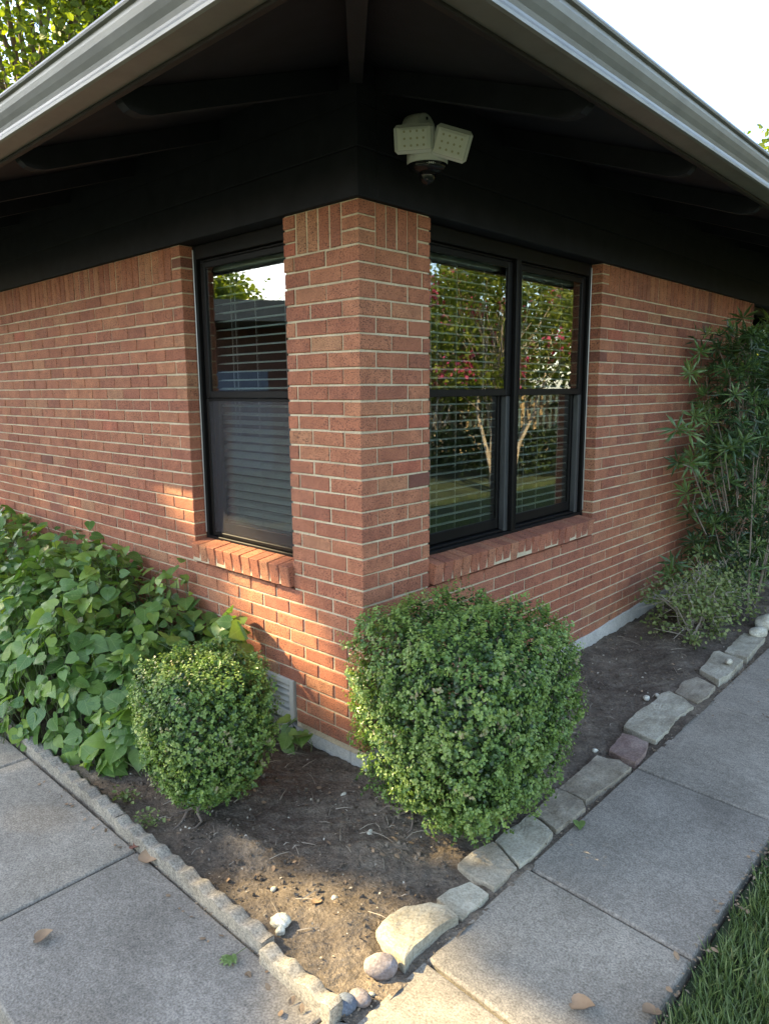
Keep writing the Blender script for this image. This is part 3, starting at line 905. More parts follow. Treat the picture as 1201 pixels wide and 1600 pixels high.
# ------------------------------------------------------------------ security light with camera under the eave
sec_l = thing('security_light', 'white twin panel security floodlight with round camera mounted under the eave', 'security light', (.02, .29, 2.62))
def sobj(b, name, m, parent, smooth=False):
    o = b.obj(name, m, parent, smooth); return o
inv = Vector(sec_l.location)
def loc4(p, zdir, xhint=(0, 0, 1)):
    z = Vector(zdir).normalized(); x = Vector(xhint) - z * Vector(xhint).dot(z); x.normalize(); y = z.cross(x)
    p = Vector(p) - inv
    return Matrix(((x.x, y.x, z.x, p.x), (x.y, y.y, z.y, p.y), (x.z, y.z, z.z, p.z), (0, 0, 0, 1)))
b = MB(); b.lathe([(.0, 0), (.062, 0), (.066, .006), (.066, .03), (.060, .075), (.052, .082), (.0, .083)], 24, loc4((.030, .285, 2.715), (1, 0, 0)))
mount = b.obj('mount', M['lamp_white'], sec_l, True)
b = MB(); b.lathe([(.0, 0), (.006, 0), (.006, .003), (0, .003)], 10, loc4((.1125, .283, 2.752), (1, 0, 0))); b.obj('screw', M['dark_void'], mount)
b = MB(); b.tube([Vector((.09, .27, 2.68)) - inv, Vector((.14, .255, 2.65)) - inv, Vector((.155, .245, 2.62)) - inv], [.024, .024, .03], 12)
b.obj('arm', M['lamp_white'], sec_l, True)
bz = loc4((.155, .235, 2.528), (.03, -.03, 1))
b = MB(); b.lathe([(.0, .03), (.078, .03), (.081, .036), (.080, .075), (.074, .088), (.03, .096), (.0, .096)], 28, bz); body = b.obj('camera_body', M['lamp_white'], sec_l, True)
b = MB(); b.lathe([(.0, .0), (.045, .0), (.070, .012), (.079, .029), (.0, .0295)], 28, bz); b.obj('dark_band', M['black_gloss'], body, True)
b = MB(); pr = [(.0, -.034)] + [(.034 * math.sin(t), -.034 * math.cos(t)) for t in (.4, .8, 1.2, 1.6, 2.0)]
b.lathe(pr, 18, bz @ Matrix.Translation((0, 0, -.008))); b.obj('dome_lens', M['black_gloss'], body, True)
# small printed mark on the dark band
b = MB()
for i, (wd, hh) in enumerate(((.004, .0015), (.0045, .007), (.0055, .006), (.005, .0065), (.004, .0015))):
    th = 3.05 + i * .1
    c_, s_ = math.cos(th), math.sin(th)
    ct = np.array([.0758 * c_, .0758 * s_, .0215]); tg_ = np.array([-s_, c_, 0]); upv = np.array([c_ * .45, s_ * .45, .9])
    nv = np.array([c_, s_, -.5]) * .0012
    q = [ct + nv - tg_ * wd / 2 - upv * hh / 2, ct + nv + tg_ * wd / 2 - upv * hh / 2, ct + nv + tg_ * wd / 2 + upv * hh / 2, ct + nv - tg_ * wd / 2 + upv * hh / 2]
    b.add(xf(q, bz), [(0, 1, 2, 3)])
b.obj('mark', M['print'], body)
def lamp_head(p, face, w, h, xh):
    m4 = loc4(p, face, xh)       # local x = up, y = side, z = facing
    b = MB(); b.bbox((-h / 2, -w / 2, -.030), (h / 2, w / 2, .004), .012, M=m4); head = b.obj('lamp_head', M['lamp_white'], sec_l)
    b = MB(); v = []
    for (sx, z) in ((1.0, .0045), (.97, .010), (.74, .0135)):
        for (i, j_) in ((-1, -1), (1, -1), (1, 1), (-1, 1)): v.append((i * (h / 2 - .010) * sx, j_ * (w / 2 - .010) * sx, z))
    F = [(0, 1, 5, 4), (1, 2, 6, 5), (2, 3, 7, 6), (3, 0, 4, 7), (4, 5, 9, 8), (5, 6, 10, 9), (6, 7, 11, 10), (7, 4, 8, 11), (8, 9, 10, 11)]
    b.add(xf(v, m4), F); b.obj('lens', M['lamp_lens'], head)
    b = MB()
    for i in range(3):
        for j_ in range(4):
            b.lathe([(0, 0), (.0045, 0), (.0045, .0015), (0, .0015)], 8, m4 @ Matrix.Translation(((i - 1) * .024, (j_ - 1.5) * .024, .0128)))
    b.obj('led_chips', M['led'], head, kind='stuff')
    b = MB(); b.tube([xf([(-h / 2 + .01, 0, -.03)], m4)[0], Vector((.165, .235, 2.63)) - inv], [.012, .014], 8); b.obj('knuckle', M['lamp_white'], head, True)
lamp_head((.186, .118, 2.622), (.62, -.72, -.22), .150, .100, (-.02, -.05, 1))
lamp_head((.292, .212, 2.602), (.50, -.80, -.33), .142, .112, (.40, -.06, .91))

# ------------------------------------------------------------------ edging, stones, pebbles
def edging(x0, x1, yc, zt, label, tilt=0.0, dz=0.0):
    n = max(8, int((x1 - x0) / .0125)); top = []; sides = []
    hw = .0225
    for i in range(n + 1):
        x = x0 + (x1 - x0) * i / n
        ph = 2 * math.pi * (x - x0) / .093
        e = min(i, n - i)
        e = min(i, n - i)
        h = zt + dz * (i / n) + .0072 * math.sin(ph) + .0008 * math.sin(41 * x) + random.uniform(-.0008, .0008) - (.004 if e == 0 else 0)
        wv = .0012 * math.sin(9 * x + 2)
        yo, yi = yc - hw + wv, yc + hw + wv * .5
        j_ = lambda a=.0009: random.uniform(-a, a)
        top += [(x, yo + j_(.0012), h - .0022), (x, yo + .002 + tilt, h - .0003), (x, yc - .008 + tilt, h + j_()), (x, yc + .008 + tilt, h + j_()), (x, yi - .002 + tilt, h - .0003), (x, yi + j_(.0012), h - .0022)]
        sides += [(x, yo + j_(), -.06), (x, yo + j_(), (h - .006) * .5 - .02), (x, yo, h - .0020), (x, yi, h - .0020), (x, yi + j_(), (h - .006) * .5 - .02), (x, yi + j_(), -.06)]
    F = [(i * 6 + k, (i + 1) * 6 + k, (i + 1) * 6 + k + 1, i * 6 + k + 1) for i in range(n) for k in range(5)]
    F2 = [(i * 6 + k, (i + 1) * 6 + k, (i + 1) * 6 + k + 1, i * 6 + k + 1) for i in range(n) for k in (0, 1, 3, 4)]
    F2 += [(0, 1, 2, 3, 4, 5), tuple(n * 6 + k for k in range(5, -1, -1))]
    b = MB().add(top, F); b.add(sides, F2)
    o = b.obj('edging_block', M['edging'], None, True)
    tag(o, label, 'garden edging', 'scalloped concrete edging blocks beside the left walk')
edging(.522, .835, -.960, .050, 'short scalloped concrete edging block at the end beside the blue pebble')
edging(-.425, .508, -.936, .050, 'longest scalloped concrete edging block between the left walk and the soil')
edging(-1.36, -.437, -.928, .050, 'scalloped concrete edging block partly under the heart leaved plant', .006)
for i in range(4):
    edging(-2.29 - i * .93, -1.372 - i * .93, -.928, .050, 'scalloped concrete edging block hidden under the heart leaved plants, ' + ('nearest', 'second nearest', 'third nearest', 'farthest')[i] + ' of four')

def stone(poly, zt, mat, label, cat='stepping stone', name='flagstone', rough=.0028, group='flagstones edging the bed along the front walk', depth=.07):
    # densify the outline, jitter, ring it inwards
    P = [Vector(p) for p in poly]
    c = sum(P, Vector((0, 0))) / len(P)
    den = []
    for i, p in enumerate(P):
        q = P[(i + 1) % len(P)]
        k = max(1, int((q - p).length / .035))
        for s_ in range(k):
            t = s_ / k; r = p.lerp(q, t)
            if s_: r = r + Vector((random.uniform(-1, 1), random.uniform(-1, 1))) * .004
            den.append(r)
    n = len(den)
    tx, ty = random.uniform(-.02, .02), random.uniform(-.02, .02)
    ph = [random.uniform(0, 6) for _ in range(6)]
    def rel(x, y):
        a_ = math.sin(31 * x + ph[0] + 2 * math.sin(17 * y + ph[1])); b_ = math.sin(43 * y + ph[2] + 1.5 * math.sin(29 * x + ph[3]))
        return rough * (.6 * math.copysign(abs(a_) ** .5, a_) + .5 * math.copysign(abs(b_) ** .6, b_) + .3 * math.sin(83 * x + 61 * y + ph[4]))
    def lay(rings):
        vv = []
        for s_, z in rings:
            for p in den:
                q = c + (p - c) * s_
                vv.append((q.x, q.y, z + (((q.x - c.x) * tx * 2 + (q.y - c.y) * ty + rel(q.x, q.y)) if z > zt - .006 else 0)))
        ff = []
        for k in range(len(rings) - 1):
            for i in range(n):
                j_ = (i + 1) % n
                ff.append((k * n + i, k * n + j_, (k + 1) * n + j_, (k + 1) * n + i))
        return vv, ff
    v1, F1 = lay([(1.01, -depth), (1.0, zt - .012), (.998, zt - .0035)])
    v2, F2 = lay([(.998, zt - .0035), (.985, zt), (.88, zt), (.74, zt), (.58, zt), (.42, zt), (.27, zt), (.13, zt)])
    F2.append(tuple(7 * n + i for i in range(n)))
    v = v1 + v2; F = F1 + [tuple(k + len(v1) for k in f) for f in F2]
    a = sum(P[i].x * P[(i + 1) % len(P)].y - P[(i + 1) % len(P)].x * P[i].y for i in range(len(P)))
    if a < 0: F = [f[::-1] for f in F]
    b = MB().add(v, F)
    o = b.obj(name, mat)
    return tag(o, label, cat, group)
SP, SB, SR = M['stone_pale'], M['stone_brown'], M['stone_red']
stone([(0.709, -0.676), (0.696, -0.597), (0.704, -0.537), (0.756, -0.467), (0.811, -0.446), (0.862, -0.456), (0.846, -0.565), (0.842, -0.651), (0.858, -0.71), (0.805, -0.7)], .032, SP, 'large pale triangular flagstone tilted beside the grey cobble', rough=.0035)
stone([(0.75, -0.425), (0.75, -0.359), (0.779, -0.280), (0.862, -0.287), (0.868, -0.357), (0.865, -0.44)], .012, SP, 'small pale flagstone next to the large triangular stone')
stone([(0.695, -0.240), (0.691, -0.145), (0.715, -0.045), (0.79, -0.078), (0.858, -0.110), (0.858, -0.250), (0.776, -0.255)], .014, SB, 'brown cracked flagstone just below the big round bush')
stone([(0.714, -0.032), (0.72, 0.203), (0.781, 0.185), (0.852, 0.152), (0.864, 0.013), (0.862, -0.098), (0.79, -0.067)], .014, SP, 'pale square flagstone against the foot of the big bush')
stone([(0.724, 0.222), (0.706, 0.436), (0.786, 0.438), (0.832, 0.428), (0.866, 0.386), (0.850, 0.182), (0.764, 0.213)], .012, SB, 'smooth tan flagstone with a small green leaf on its edge')
stone([(0.708, 0.450), (0.709, 0.598), (0.703, 0.812), (0.796, 0.844), (0.866, 0.817), (0.854, 0.611), (0.838, 0.443), (0.781, 0.449)], .011, SB, 'brown flagstone between the tan stone and the red stone')
stone([(0.725, 0.886), (0.703, 1.075), (0.76, 1.09), (0.833, 1.075), (0.86, 0.984), (0.862, 0.865), (0.797, 0.858)], .018, SR, 'dark red sandstone, the only red stone in the border')
stone([(0.675, 1.152), (0.659, 1.324), (0.675, 1.488), (0.664, 1.65), (0.687, 1.704), (0.762, 1.678), (0.849, 1.617), (0.836, 1.402), (0.856, 1.264), (0.851, 1.118), (0.771, 1.132)], .024, SP, 'long rough pale flagstone beyond the red sandstone')
stone([(0.702, 1.737), (0.682, 1.922), (0.718, 2.033), (0.844, 1.967), (0.86, 1.813), (0.848, 1.672), (0.801, 1.684)], .018, SB, 'weathered tan flagstone beyond the long rough stone')
stone([(0.696, 2.136), (0.682, 2.315), (0.657, 2.497), (0.681, 2.526), (0.763, 2.495), (0.846, 2.452), (0.853, 2.215), (0.842, 2.026), (0.77, 2.082)], .028, SP, 'pale raised flagstone with a white chip by the walk')
stone([(0.706, 2.551), (0.694, 2.787), (0.677, 3.03), (0.745, 3.029), (0.823, 2.999), (0.834, 2.745), (0.850, 2.515), (0.784, 2.534)], .024, SP, 'farthest flat pale flagstone before the rounded white stones')
stone([(0.242, 4.40), (0.25, 4.62), (0.50, 4.57), (0.66, 4.50), (0.66, 4.28), (0.505, 4.33)], .05, M['concrete'], 'nearer grey paving slab beside the tall whorled shrub', 'paving slab', 'paving_slab', .001, 'paving slabs behind the tall shrub')
stone([(0.15, 4.86), (0.16, 5.3), (0.5, 5.32), (0.66, 5.2), (0.66, 4.70), (0.424, 4.72)], .06, M['concrete'], 'farther grey paving slab beside the tall whorled shrub', 'paving slab', 'paving_slab', .001, 'paving slabs behind the tall shrub')

def pebble(p, r, mat, label, name='cobble', cat='stone', sq=(1, .8, .6), rot=0.0, lump=.06, group=None, seg=(16, 10)):
    b = MB(); v = []; F = []
    ph = [random.uniform(0, 6) for _ in range(6)]
    n, m = seg
    for j_ in range(m + 1):
        th = math.pi * j_ / m
        for i in range(n):
            a = 2 * math.pi * i / n
            x, y, z = math.sin(th) * math.cos(a), math.sin(th) * math.sin(a), math.cos(th)
            k = r * (1 + lump * (math.sin(2.3 * x + ph[0]) + math.sin(3.1 * y + ph[1]) + .8 * math.sin(5 * z + 3 * x + ph[2]) + .5 * math.sin(9 * x + 7 * y + ph[3])))
            X, Y = x * k * sq[0], y * k * sq[1]
            v.append((p[0] + X * math.cos(rot) - Y * math.sin(rot), p[1] + X * math.sin(rot) + Y * math.cos(rot), p[2] + z * k * sq[2]))
    for j_ in range(m):
        for i in range(n): F.append((j_ * n + i, (j_ + 1) * n + i, (j_ + 1) * n + (i + 1) % n, j_ * n + (i + 1) % n))
    o = b.add(v, F).obj(name, mat, None, True)
    return tag(o, label, cat, group)
pebble((.808, -.760, .020), .047, M['cobble'], 'smooth grey purple cobble beside the large triangular flagstone', rot=.7, sq=(1.1, .8, .7), lump=.03)
pebble((.822, -.915, .012), .034, M['cobble_blue'], 'blue grey cobble at the tip of the bed', rot=.9, sq=(1, .85, .7), lump=.03)
pebble((.836, -.872, .010), .030, M['cobble'], 'pinkish grey cobble touching the blue cobble', rot=.2, sq=(1.1, .85, .7), lump=.03)
pebble((.452, -.850, .022), .027, M['white_stone'], 'knobbly cream white stone on the soil by the edging', 'white_stone', lump=.16, sq=(1.2, .9, .8), rot=.5)
pebble((.478, -.866, .013), .015, M['white_stone'], 'small cream stone touching the knobbly white stone', 'white_stone', lump=.14, sq=(1, 1, .9))
pebble((.77, 3.27, .05), .085, M['white_stone'], 'large rounded white stone at the far end of the border', 'white_stone', sq=(.9, 1.5, .6), rot=-.3)
pebble((.77, 3.05, .035), .058, M['white_stone'], 'smaller rounded white stone in front of the large one', 'white_stone', sq=(.9, 1.4, .6), rot=-.2)
for (x, y, r, lab) in ((.616, 1.564, .022, 'white pebble on the soil, larger of the pair near the long stone'), (.649, 1.63, .016, 'white pebble on the soil, smaller of the pair near the long stone'), (.80, 2.33, .026, 'white chip lying on the raised pale flagstone'),
                       (.668, .86, .014, 'white pebble on soil against the red sandstone'), (.07, -.20, .013, 'tan pebble near the foundation corner'), (.50, -.655, .011, 'pale flat pebble alone on the bare soil'), (.33, -.31, .013, 'pale pebble on the soil near the big bush roots'), (.29, -.745, .011, 'cream pebble on the sunny mound of soil'), (.84, -.83, .009, 'tiny white pebble between the two cobbles')):
    zz = float(soil_z(np.array(x), np.array(y)))
    pebble((x, y, zz + r * .3 if 'chip' not in lab else .045), r, M['white_stone'], lab, 'pebble', 'pebble', lump=.1, sq=(1.2, .8, .6), rot=random.uniform(0, 3), seg=(9, 6), group='loose pale pebbles on the bed')

# ------------------------------------------------------------------ plants
LEAF6 = ([(0, 0, 0), (.33, .36, .09), (.75, .30, .05), (1, 0, -.04), (.75, -.30, .05), (.33, -.36, .09)], [(0, 3, 2, 1), (0, 5, 4, 3)])
def box_bush(name, label, c, rx, ry, h, base, n_sprig, leaf, mat, pw=4.0, seed=1, taper=.30, tilt=0.0, zp=5.5):
    rg = np.random.default_rng(seed)
    t = thing(name, label, 'bush', (c[0], c[1], 0), 'clipped boxwood bushes at the house corner')
    def surf(n):
        d = rg.normal(size=(n, 3)); d /= np.linalg.norm(d, axis=1, keepdims=True)
        pn = (np.abs(d[:, 0]) ** pw + np.abs(d[:, 1]) ** pw) ** (1 / pw)
        hz = np.sqrt(d[:, 0] ** 2 + d[:, 1] ** 2)
        k = (np.abs(pn) ** zp + np.abs(d[:, 2]) ** zp) ** (1 / zp)
        p = d / k[:, None]
        return p
    def tow(p, s):
        tp = np.where(p[:, 2] > 0, .97 + .03 * p[:, 2], .97 + taper * p[:, 2])
        q = np.stack([p[:, 0] * rx * tp, p[:, 1] * ry * tp, p[:, 2] * h / 2], 1) * s[:, None]
        # uneven outline
        lum = 1 + .035 * np.sin(7 * p[:, 0] + 3 * p[:, 2] + seed) + .03 * np.sin(9 * p[:, 1] - 5 * p[:, 2]) + .025 * np.sin(13 * p[:, 2] + 8 * p[:, 0])
        q = q * lum[:, None]
        q[:, 2] += base + h / 2 + tilt * (q[:, 0] * .7 - q[:, 1] * .7)
        return q
    P = surf(n_sprig)
    nr = np.sign(P) * np.abs(P) ** 3.5; nr /= np.linalg.norm(nr, axis=1, keepdims=True)
    tipd = tow(P, np.clip(rg.normal(.972, .022, n_sprig), .9, 1.035))
    gp_ = np.sin(11 * P[:, 0] + 2.3 * np.sin(7 * P[:, 2]) + seed) * np.sin(9.5 * P[:, 1] + 2 * np.sin(8 * P[:, 2] + seed)) * np.sin(10 * P[:, 2] + 1.7 * seed)
    drop = (gp_ > .42) & (rg.random(n_sprig) < .85)
    tipd[drop] = tow(P[drop], rg.uniform(.80, .9, drop.sum()))
    stray = rg.random(n_sprig) < .012
    tipd[stray] = tow(P[stray], rg.uniform(1.03, 1.075, stray.sum()))
    # sprigs: a short shoot with opposite leaves
    per = 11
    pos, nrm, ax, sc, ti = [], [], [], [], []
    ball = rg.normal(size=(n_sprig, 3))
    sd = nr * .75 + np.array([0, 0, .45]) + ball * .42
    sd /= np.linalg.norm(sd, axis=1, keepdims=True)
    tn = rg.beta(2.2, 3.0, n_sprig)
    dead = rg.random(n_sprig) < .025
    for k in range(per):
        off = (per - 1 - k) * leaf * .42
        q = tipd - sd * off
        lat = np.cross(sd, rg.normal(size=(n_sprig, 3))); lat /= np.linalg.norm(lat, axis=1, keepdims=True)
        a = lat * rg.uniform(.75, 1.0, (n_sprig, 1)) + sd * rg.uniform(.3, .9, (n_sprig, 1))
        nn = sd * 1.0 + nr * .35 + rg.normal(size=(n_sprig, 3)) * .35
        pos.append(q); nrm.append(nn); ax.append(a)
        sc.append(leaf * rg.uniform(.75, 1.25, n_sprig) * (1.0 - .035 * max(0, 3 - (per - 1 - k))))
        fresh = .30 * (k / per) - .12
        tt = np.clip(.47 + .52 * tn + fresh + rg.normal(0, .09, n_sprig), .02, .86)
        tt = tt + .10 * np.sin(5 * P[:, 0] - 4 * P[:, 2] + seed) * np.sin(6 * P[:, 1] + 3) - .12 * drop  # sprigs sunk in hollows get their shade as a darker tint
        tt = np.clip(tt, .02, .86)
        tt[dead] = rg.uniform(.86, 1.0, dead.sum())
        ti.append(tt)
    pos = np.concatenate(pos); F3 = frames(np.concatenate(nrm), np.concatenate(ax)); sc = np.concatenate(sc)
    b = MB(); b.scatter(*LEAF6, pos - np.array([c[0], c[1], 0]) * 0, F3 * sc[:, None, None], np.concatenate(ti))
    # deeper leaves, tinted dark to put the inner shade into colour
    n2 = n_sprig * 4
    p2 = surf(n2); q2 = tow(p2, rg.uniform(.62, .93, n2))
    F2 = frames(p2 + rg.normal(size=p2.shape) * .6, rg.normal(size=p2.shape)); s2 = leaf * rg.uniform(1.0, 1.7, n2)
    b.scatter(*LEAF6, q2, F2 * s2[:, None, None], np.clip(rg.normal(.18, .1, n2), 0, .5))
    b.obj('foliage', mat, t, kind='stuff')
    # woody stems
    zs = .0
    b = MB()
    for i in range(15):
        a = rg.uniform(0, 2 * math.pi); r0 = rg.uniform(.01, .06)
        s0 = Vector((r0 * math.cos(a), r0 * math.sin(a), zs - .02))
        e = tow(surf(1), np.array([.8]))[0]
        e = Vector(e)
        m_ = s0.lerp(e, .45) + Vector((rg.normal() * .02, rg.normal() * .02, -.03))
        b.tube([s0, s0.lerp(m_, .5) + Vector((0, 0, .015)), m_, e], [.012, .010, .007, .003], 5)
    b.obj('stem', M['twig'], t, kind='stuff')
    return t
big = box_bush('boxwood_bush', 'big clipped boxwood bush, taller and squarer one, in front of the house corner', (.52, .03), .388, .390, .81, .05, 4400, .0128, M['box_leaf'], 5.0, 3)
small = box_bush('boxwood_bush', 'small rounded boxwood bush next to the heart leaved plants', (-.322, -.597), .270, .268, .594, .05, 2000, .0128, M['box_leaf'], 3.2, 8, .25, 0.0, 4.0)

def roots(cx, cy, dirs, name, label):
    t = thing(name, label, 'roots', (cx, cy, 0))
    for (a, ln, r) in dirs:
        b = MB(); d = Vector((math.cos(a), math.sin(a), 0)); sd = Vector((-d.y, d.x, 0))
        pts = []
        for k in range(6):
            s_ = k / 5
            q = d * (ln * s_) + sd * (.022 * math.sin(7 * s_ + a * 3) + .008 * math.sin(17 * s_ + a))
            pts.append((q.x, q.y, .045 * (1 - s_) ** 1.3 + .012 * math.sin(7 * s_) * (1 - s_) + float(soil_z(np.array(cx + q.x), np.array(cy + q.y))) - .004 * s_))
        b.tube(pts, [r * (1.1 - .8 * k / 5) for k in range(6)], 7); b.obj('root', M['bark'], t, True)
roots(.40, -.06, ((3.5, .15, .010), (3.9, .19, .012), (4.3, .16, .009), (3.1, .14, .007), (4.8, .15, .008)), 'exposed_roots', 'gnarled exposed roots under the big boxwood bush')
roots(-.27, -.65, ((3.4, .15, .008), (4.1, .14, .009), (4.7, .16, .008), (5.3, .15, .007)), 'exposed_roots', 'gnarled exposed roots under the small boxwood bush')

# heart shaped leaf, stem end at the origin, tip along +x, drooping
def heart(droop=.22, fold=.14, seed=0):
    r = random.Random(seed)
    out = [(0.0, .0), (-.10, .16), (-.06, .36), (.12, .50), (.36, .50), (.62, .38), (.84, .19), (1.04, 0)]
    mid = [(0, 0), (.18, 0), (.42, 0), (.68, 0), (1.04, 0)]
    v = []
    def z(x, y): return -droop * max(0, x) ** 1.8 + fold * abs(y) * (1.3 - .9 * abs(y)) - .18 * abs(y) ** 2 + .02 * math.sin(9 * x + 5 * y + seed)
    for x, y in mid: v.append((x, 0, z(x, 0)))
    nm = len(mid)
    for x, y in out[1:-1]: v.append((x, y, z(x, y)))
    for x, y in out[1:-1]: v.append((x, -y * r.uniform(.9, 1.08), z(x, y) + r.uniform(-.02, .02)))
    k = len(out) - 2
    Lf = nm; Rt_ = nm + k
    F = [(0, Lf + 1, Lf), (0, 1, Lf + 2, Lf + 1), (1, 2, Lf + 3, Lf + 2), (2, 3, Lf + 4, Lf + 3), (3, Lf + 5, Lf + 4), (3, 4, Lf + 5)]
    F = [tuple(f) for f in F]
    F2 = [(0, Rt_, Rt_ + 1), (0, Rt_ + 1, Rt_ + 2, 1), (1, Rt_ + 2, Rt_ + 3, 2), (2, Rt_ + 3, Rt_ + 4, 3), (3, Rt_ + 4, Rt_ + 5), (3, Rt_ + 5, 4)]
    return v, F + F2
HEARTS = [heart(.20, .15, 0), heart(.32, .22, 1), heart(.12, .10, 2), heart(.42, .26, 3), heart(.6, .38, 4), heart(.05, .34, 5)]
HM = []
for v, f in HEARTS:
    b_ = MB(); b_.uv = [np.asarray(v)[:, :2]]; HM.append(b_.add(v, f).mesh('leaf', M['heart_leaf'], True))

def top_h(x, y):
    """height of the heart-leaved mass above the soil"""
    y = y + .13 * np.clip((x + 1.50) / .45, 0, 1) * -1.0 * (y < -.5)
    h = np.interp(x, [-8, -3.4, -2.2, -1.4, -1.0, -.80, -.68, -.62], [.72, .69, .69, .60, .45, .33, .16, .05])
    w = np.interp(y, [-1.06, -1.0, -.95, -.88, -.78, -.60, -.3, 0], [.0, .10, .36, .60, .80, .95, 1.0, 1.0])
    return h * w + (.085 * np.sin(5.1 * x + 2) * np.sin(6.3 * y + 1) + .05 * np.sin(12 * x + 9 * y) + .03 * np.sin(23 * x - 17 * y)) * np.clip(w * 2, 0, 1)
def heart_plant(label, n, x0, x1, y0, y1, hf, indiv, seed, size=(.06, .108)):
    rg = np.random.default_rng(seed)
    t = thing('heart_leaved_plant', label, 'plant', ((x0 + x1) / 2, (y0 + y1) / 2, 0), 'leafy heart leaved plants along the left wall')
    off = np.array([(x0 + x1) / 2, (y0 + y1) / 2, 0])
    x = rg.uniform(x0, x1, n); y = rg.uniform(y0, y1, n)
    ok_ = hf(x, y) > .075
    x, y = x[ok_], y[ok_]; n = len(x)
    H = hf(x, y)
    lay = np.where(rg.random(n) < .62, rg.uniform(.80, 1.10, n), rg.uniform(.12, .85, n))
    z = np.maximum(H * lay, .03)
    # face up and outward (to the light), more outward low on the front
    e = 1e-2
    gx = (hf(x + e, y) - hf(x - e, y)) / (2 * e); gy = (hf(x, y + e) - hf(x, y - e)) / (2 * e)
    nr = np.stack([-gx * .45, -gy * .45, np.ones(n)], 1); nr /= np.linalg.norm(nr, axis=1, keepdims=True)
    nr = nr + rg.normal(size=(n, 3)) * np.array([.48, .48, .2]) + np.array([-.05, -.12, .10])
    low = (lay < .8)
    nr[low] += rg.normal(size=(low.sum(), 3)) * .35 + np.array([.1, -.35, 0])
    hint = np.stack([rg.normal(size=n) + .15, rg.normal(size=n) - .6, -.35 * np.ones(n)], 1)
    Fm = frames(nr, hint)
    sc = rg.uniform(size[0], size[1], n) * np.where(rg.random(n) < .25, .6, 1)
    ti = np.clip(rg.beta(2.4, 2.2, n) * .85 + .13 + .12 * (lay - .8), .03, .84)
    yg = rg.random(n) < .07
    ti[yg] = rg.uniform(.88, 1.0, yg.sum()); sc[yg] *= .75
    keep = (x < -.6)
    pos = np.stack([x, y, z], 1)
    # nearest, best seen leaves are parts of their own
    dist = np.linalg.norm(pos - np.array(CAM), axis=1)
    score = sc / dist * np.where(lay > .85, 1.0, .5) * np.where(pos[:, 0] < -3.6, .3, 1)
    order = np.argsort(-score)
    b = MB(); st = MB()
    for r_, i in enumerate(order):
        v_ = int(rg.integers(6))
        A = np.eye(4); A[:3, :3] = Fm[i] * sc[i]; A[:3, 3] = pos[i] - off
        if r_ < indiv:
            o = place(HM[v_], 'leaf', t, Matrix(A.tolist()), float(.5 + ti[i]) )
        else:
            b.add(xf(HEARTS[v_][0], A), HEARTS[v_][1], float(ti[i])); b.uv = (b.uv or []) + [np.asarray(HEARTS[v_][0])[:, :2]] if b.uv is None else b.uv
            if len(b.uv) * len(HEARTS[v_][0]) < b.n: b.uv.append(np.asarray(HEARTS[v_][0])[:, :2])
        if r_ % 2 == 0:
            q = pos[i] - off; q0 = np.array([q[0] + rg.normal() * .05, q[1] + rg.normal() * .04 + .03, max(0, q[2] - rg.uniform(.1, .3))])
            st.tube([q0, (q0 + q) / 2 + rg.normal(size=3) * .01, q], .0018, 3)
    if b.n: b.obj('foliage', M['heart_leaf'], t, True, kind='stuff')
    st.obj('stem', M['green_stem'], t, kind='stuff')
    return t
for ob_col_fix in ():
    pass
heart_plant('dense heart leaved plant spreading along the left wall, nearest the small bush', 2700, -2.3, -.68, -1.12, -.03, top_h, 300, 21, (.042, .096))
heart_plant('far heart leaved plant mass running out of the picture along the left wall', 3200, -6.0, -2.25, -1.10, -.03, top_h, 220, 22, (.044, .094))
def vine_h(x, y): return .60 - 2.2 * np.abs(x + .80) ** 1.3 - .5 * np.abs(y + .12) + 0 * x
heart_plant('small tuft of heart leaves climbing the wall behind the small bush', 46, -1.0, -.62, -.22, -.04, vine_h, 46, 23, (.07, .115))
def sprig_h(x, y): return .14 - .4 * np.abs(x + .42) + 0 * y
heart_plant('low dark sprig of heart leaves at the foot of the wall by the vent', 14, -.52, -.30, -.13, -.03, sprig_h, 14, 24, (.05, .075))

# whorled shrub on the right
def whorl(seed, nl=17, ln=.098):
    r = random.Random(seed); b = MB()
    for i in range(nl):
        a = 2 * math.pi * i / nl * 2.4 + r.uniform(-.2, .2)
        el = R_(r.uniform(-12, 55)) if i > 4 else R_(r.uniform(50, 80))
        L_ = ln * r.uniform(.75, 1.12) * (1 if i > 4 else .7); w = L_ * .075
        d = np.array([math.cos(a) * math.cos(el), math.sin(a) * math.cos(el), math.sin(el)]); s_ = np.array([-math.sin(a), math.cos(a), 0])
        up = np.cross(d, s_)
        z0 = -.012 * (i / nl)
        o = np.array([0, 0, z0])
        p = [o, o + d * L_ * .45 + up * (-.003), o + d * L_ * 1.0 + np.array([0, 0, -.18 * L_])]
        v = [p[0], p[1] + s_ * w, p[2], p[1] - s_ * w, p[1] + np.array([0, 0, .003])]
        b.add(v, [(0, 4, 1), (1, 4, 2), (2, 4, 3), (3, 4, 0)], .5 + r.uniform(-.12, .12) + (.12 if i <= 4 else 0))
    return b
WM = [whorl(s_).mesh('leaf_whorl', M['whorl_leaf']) for s_ in range(6)]
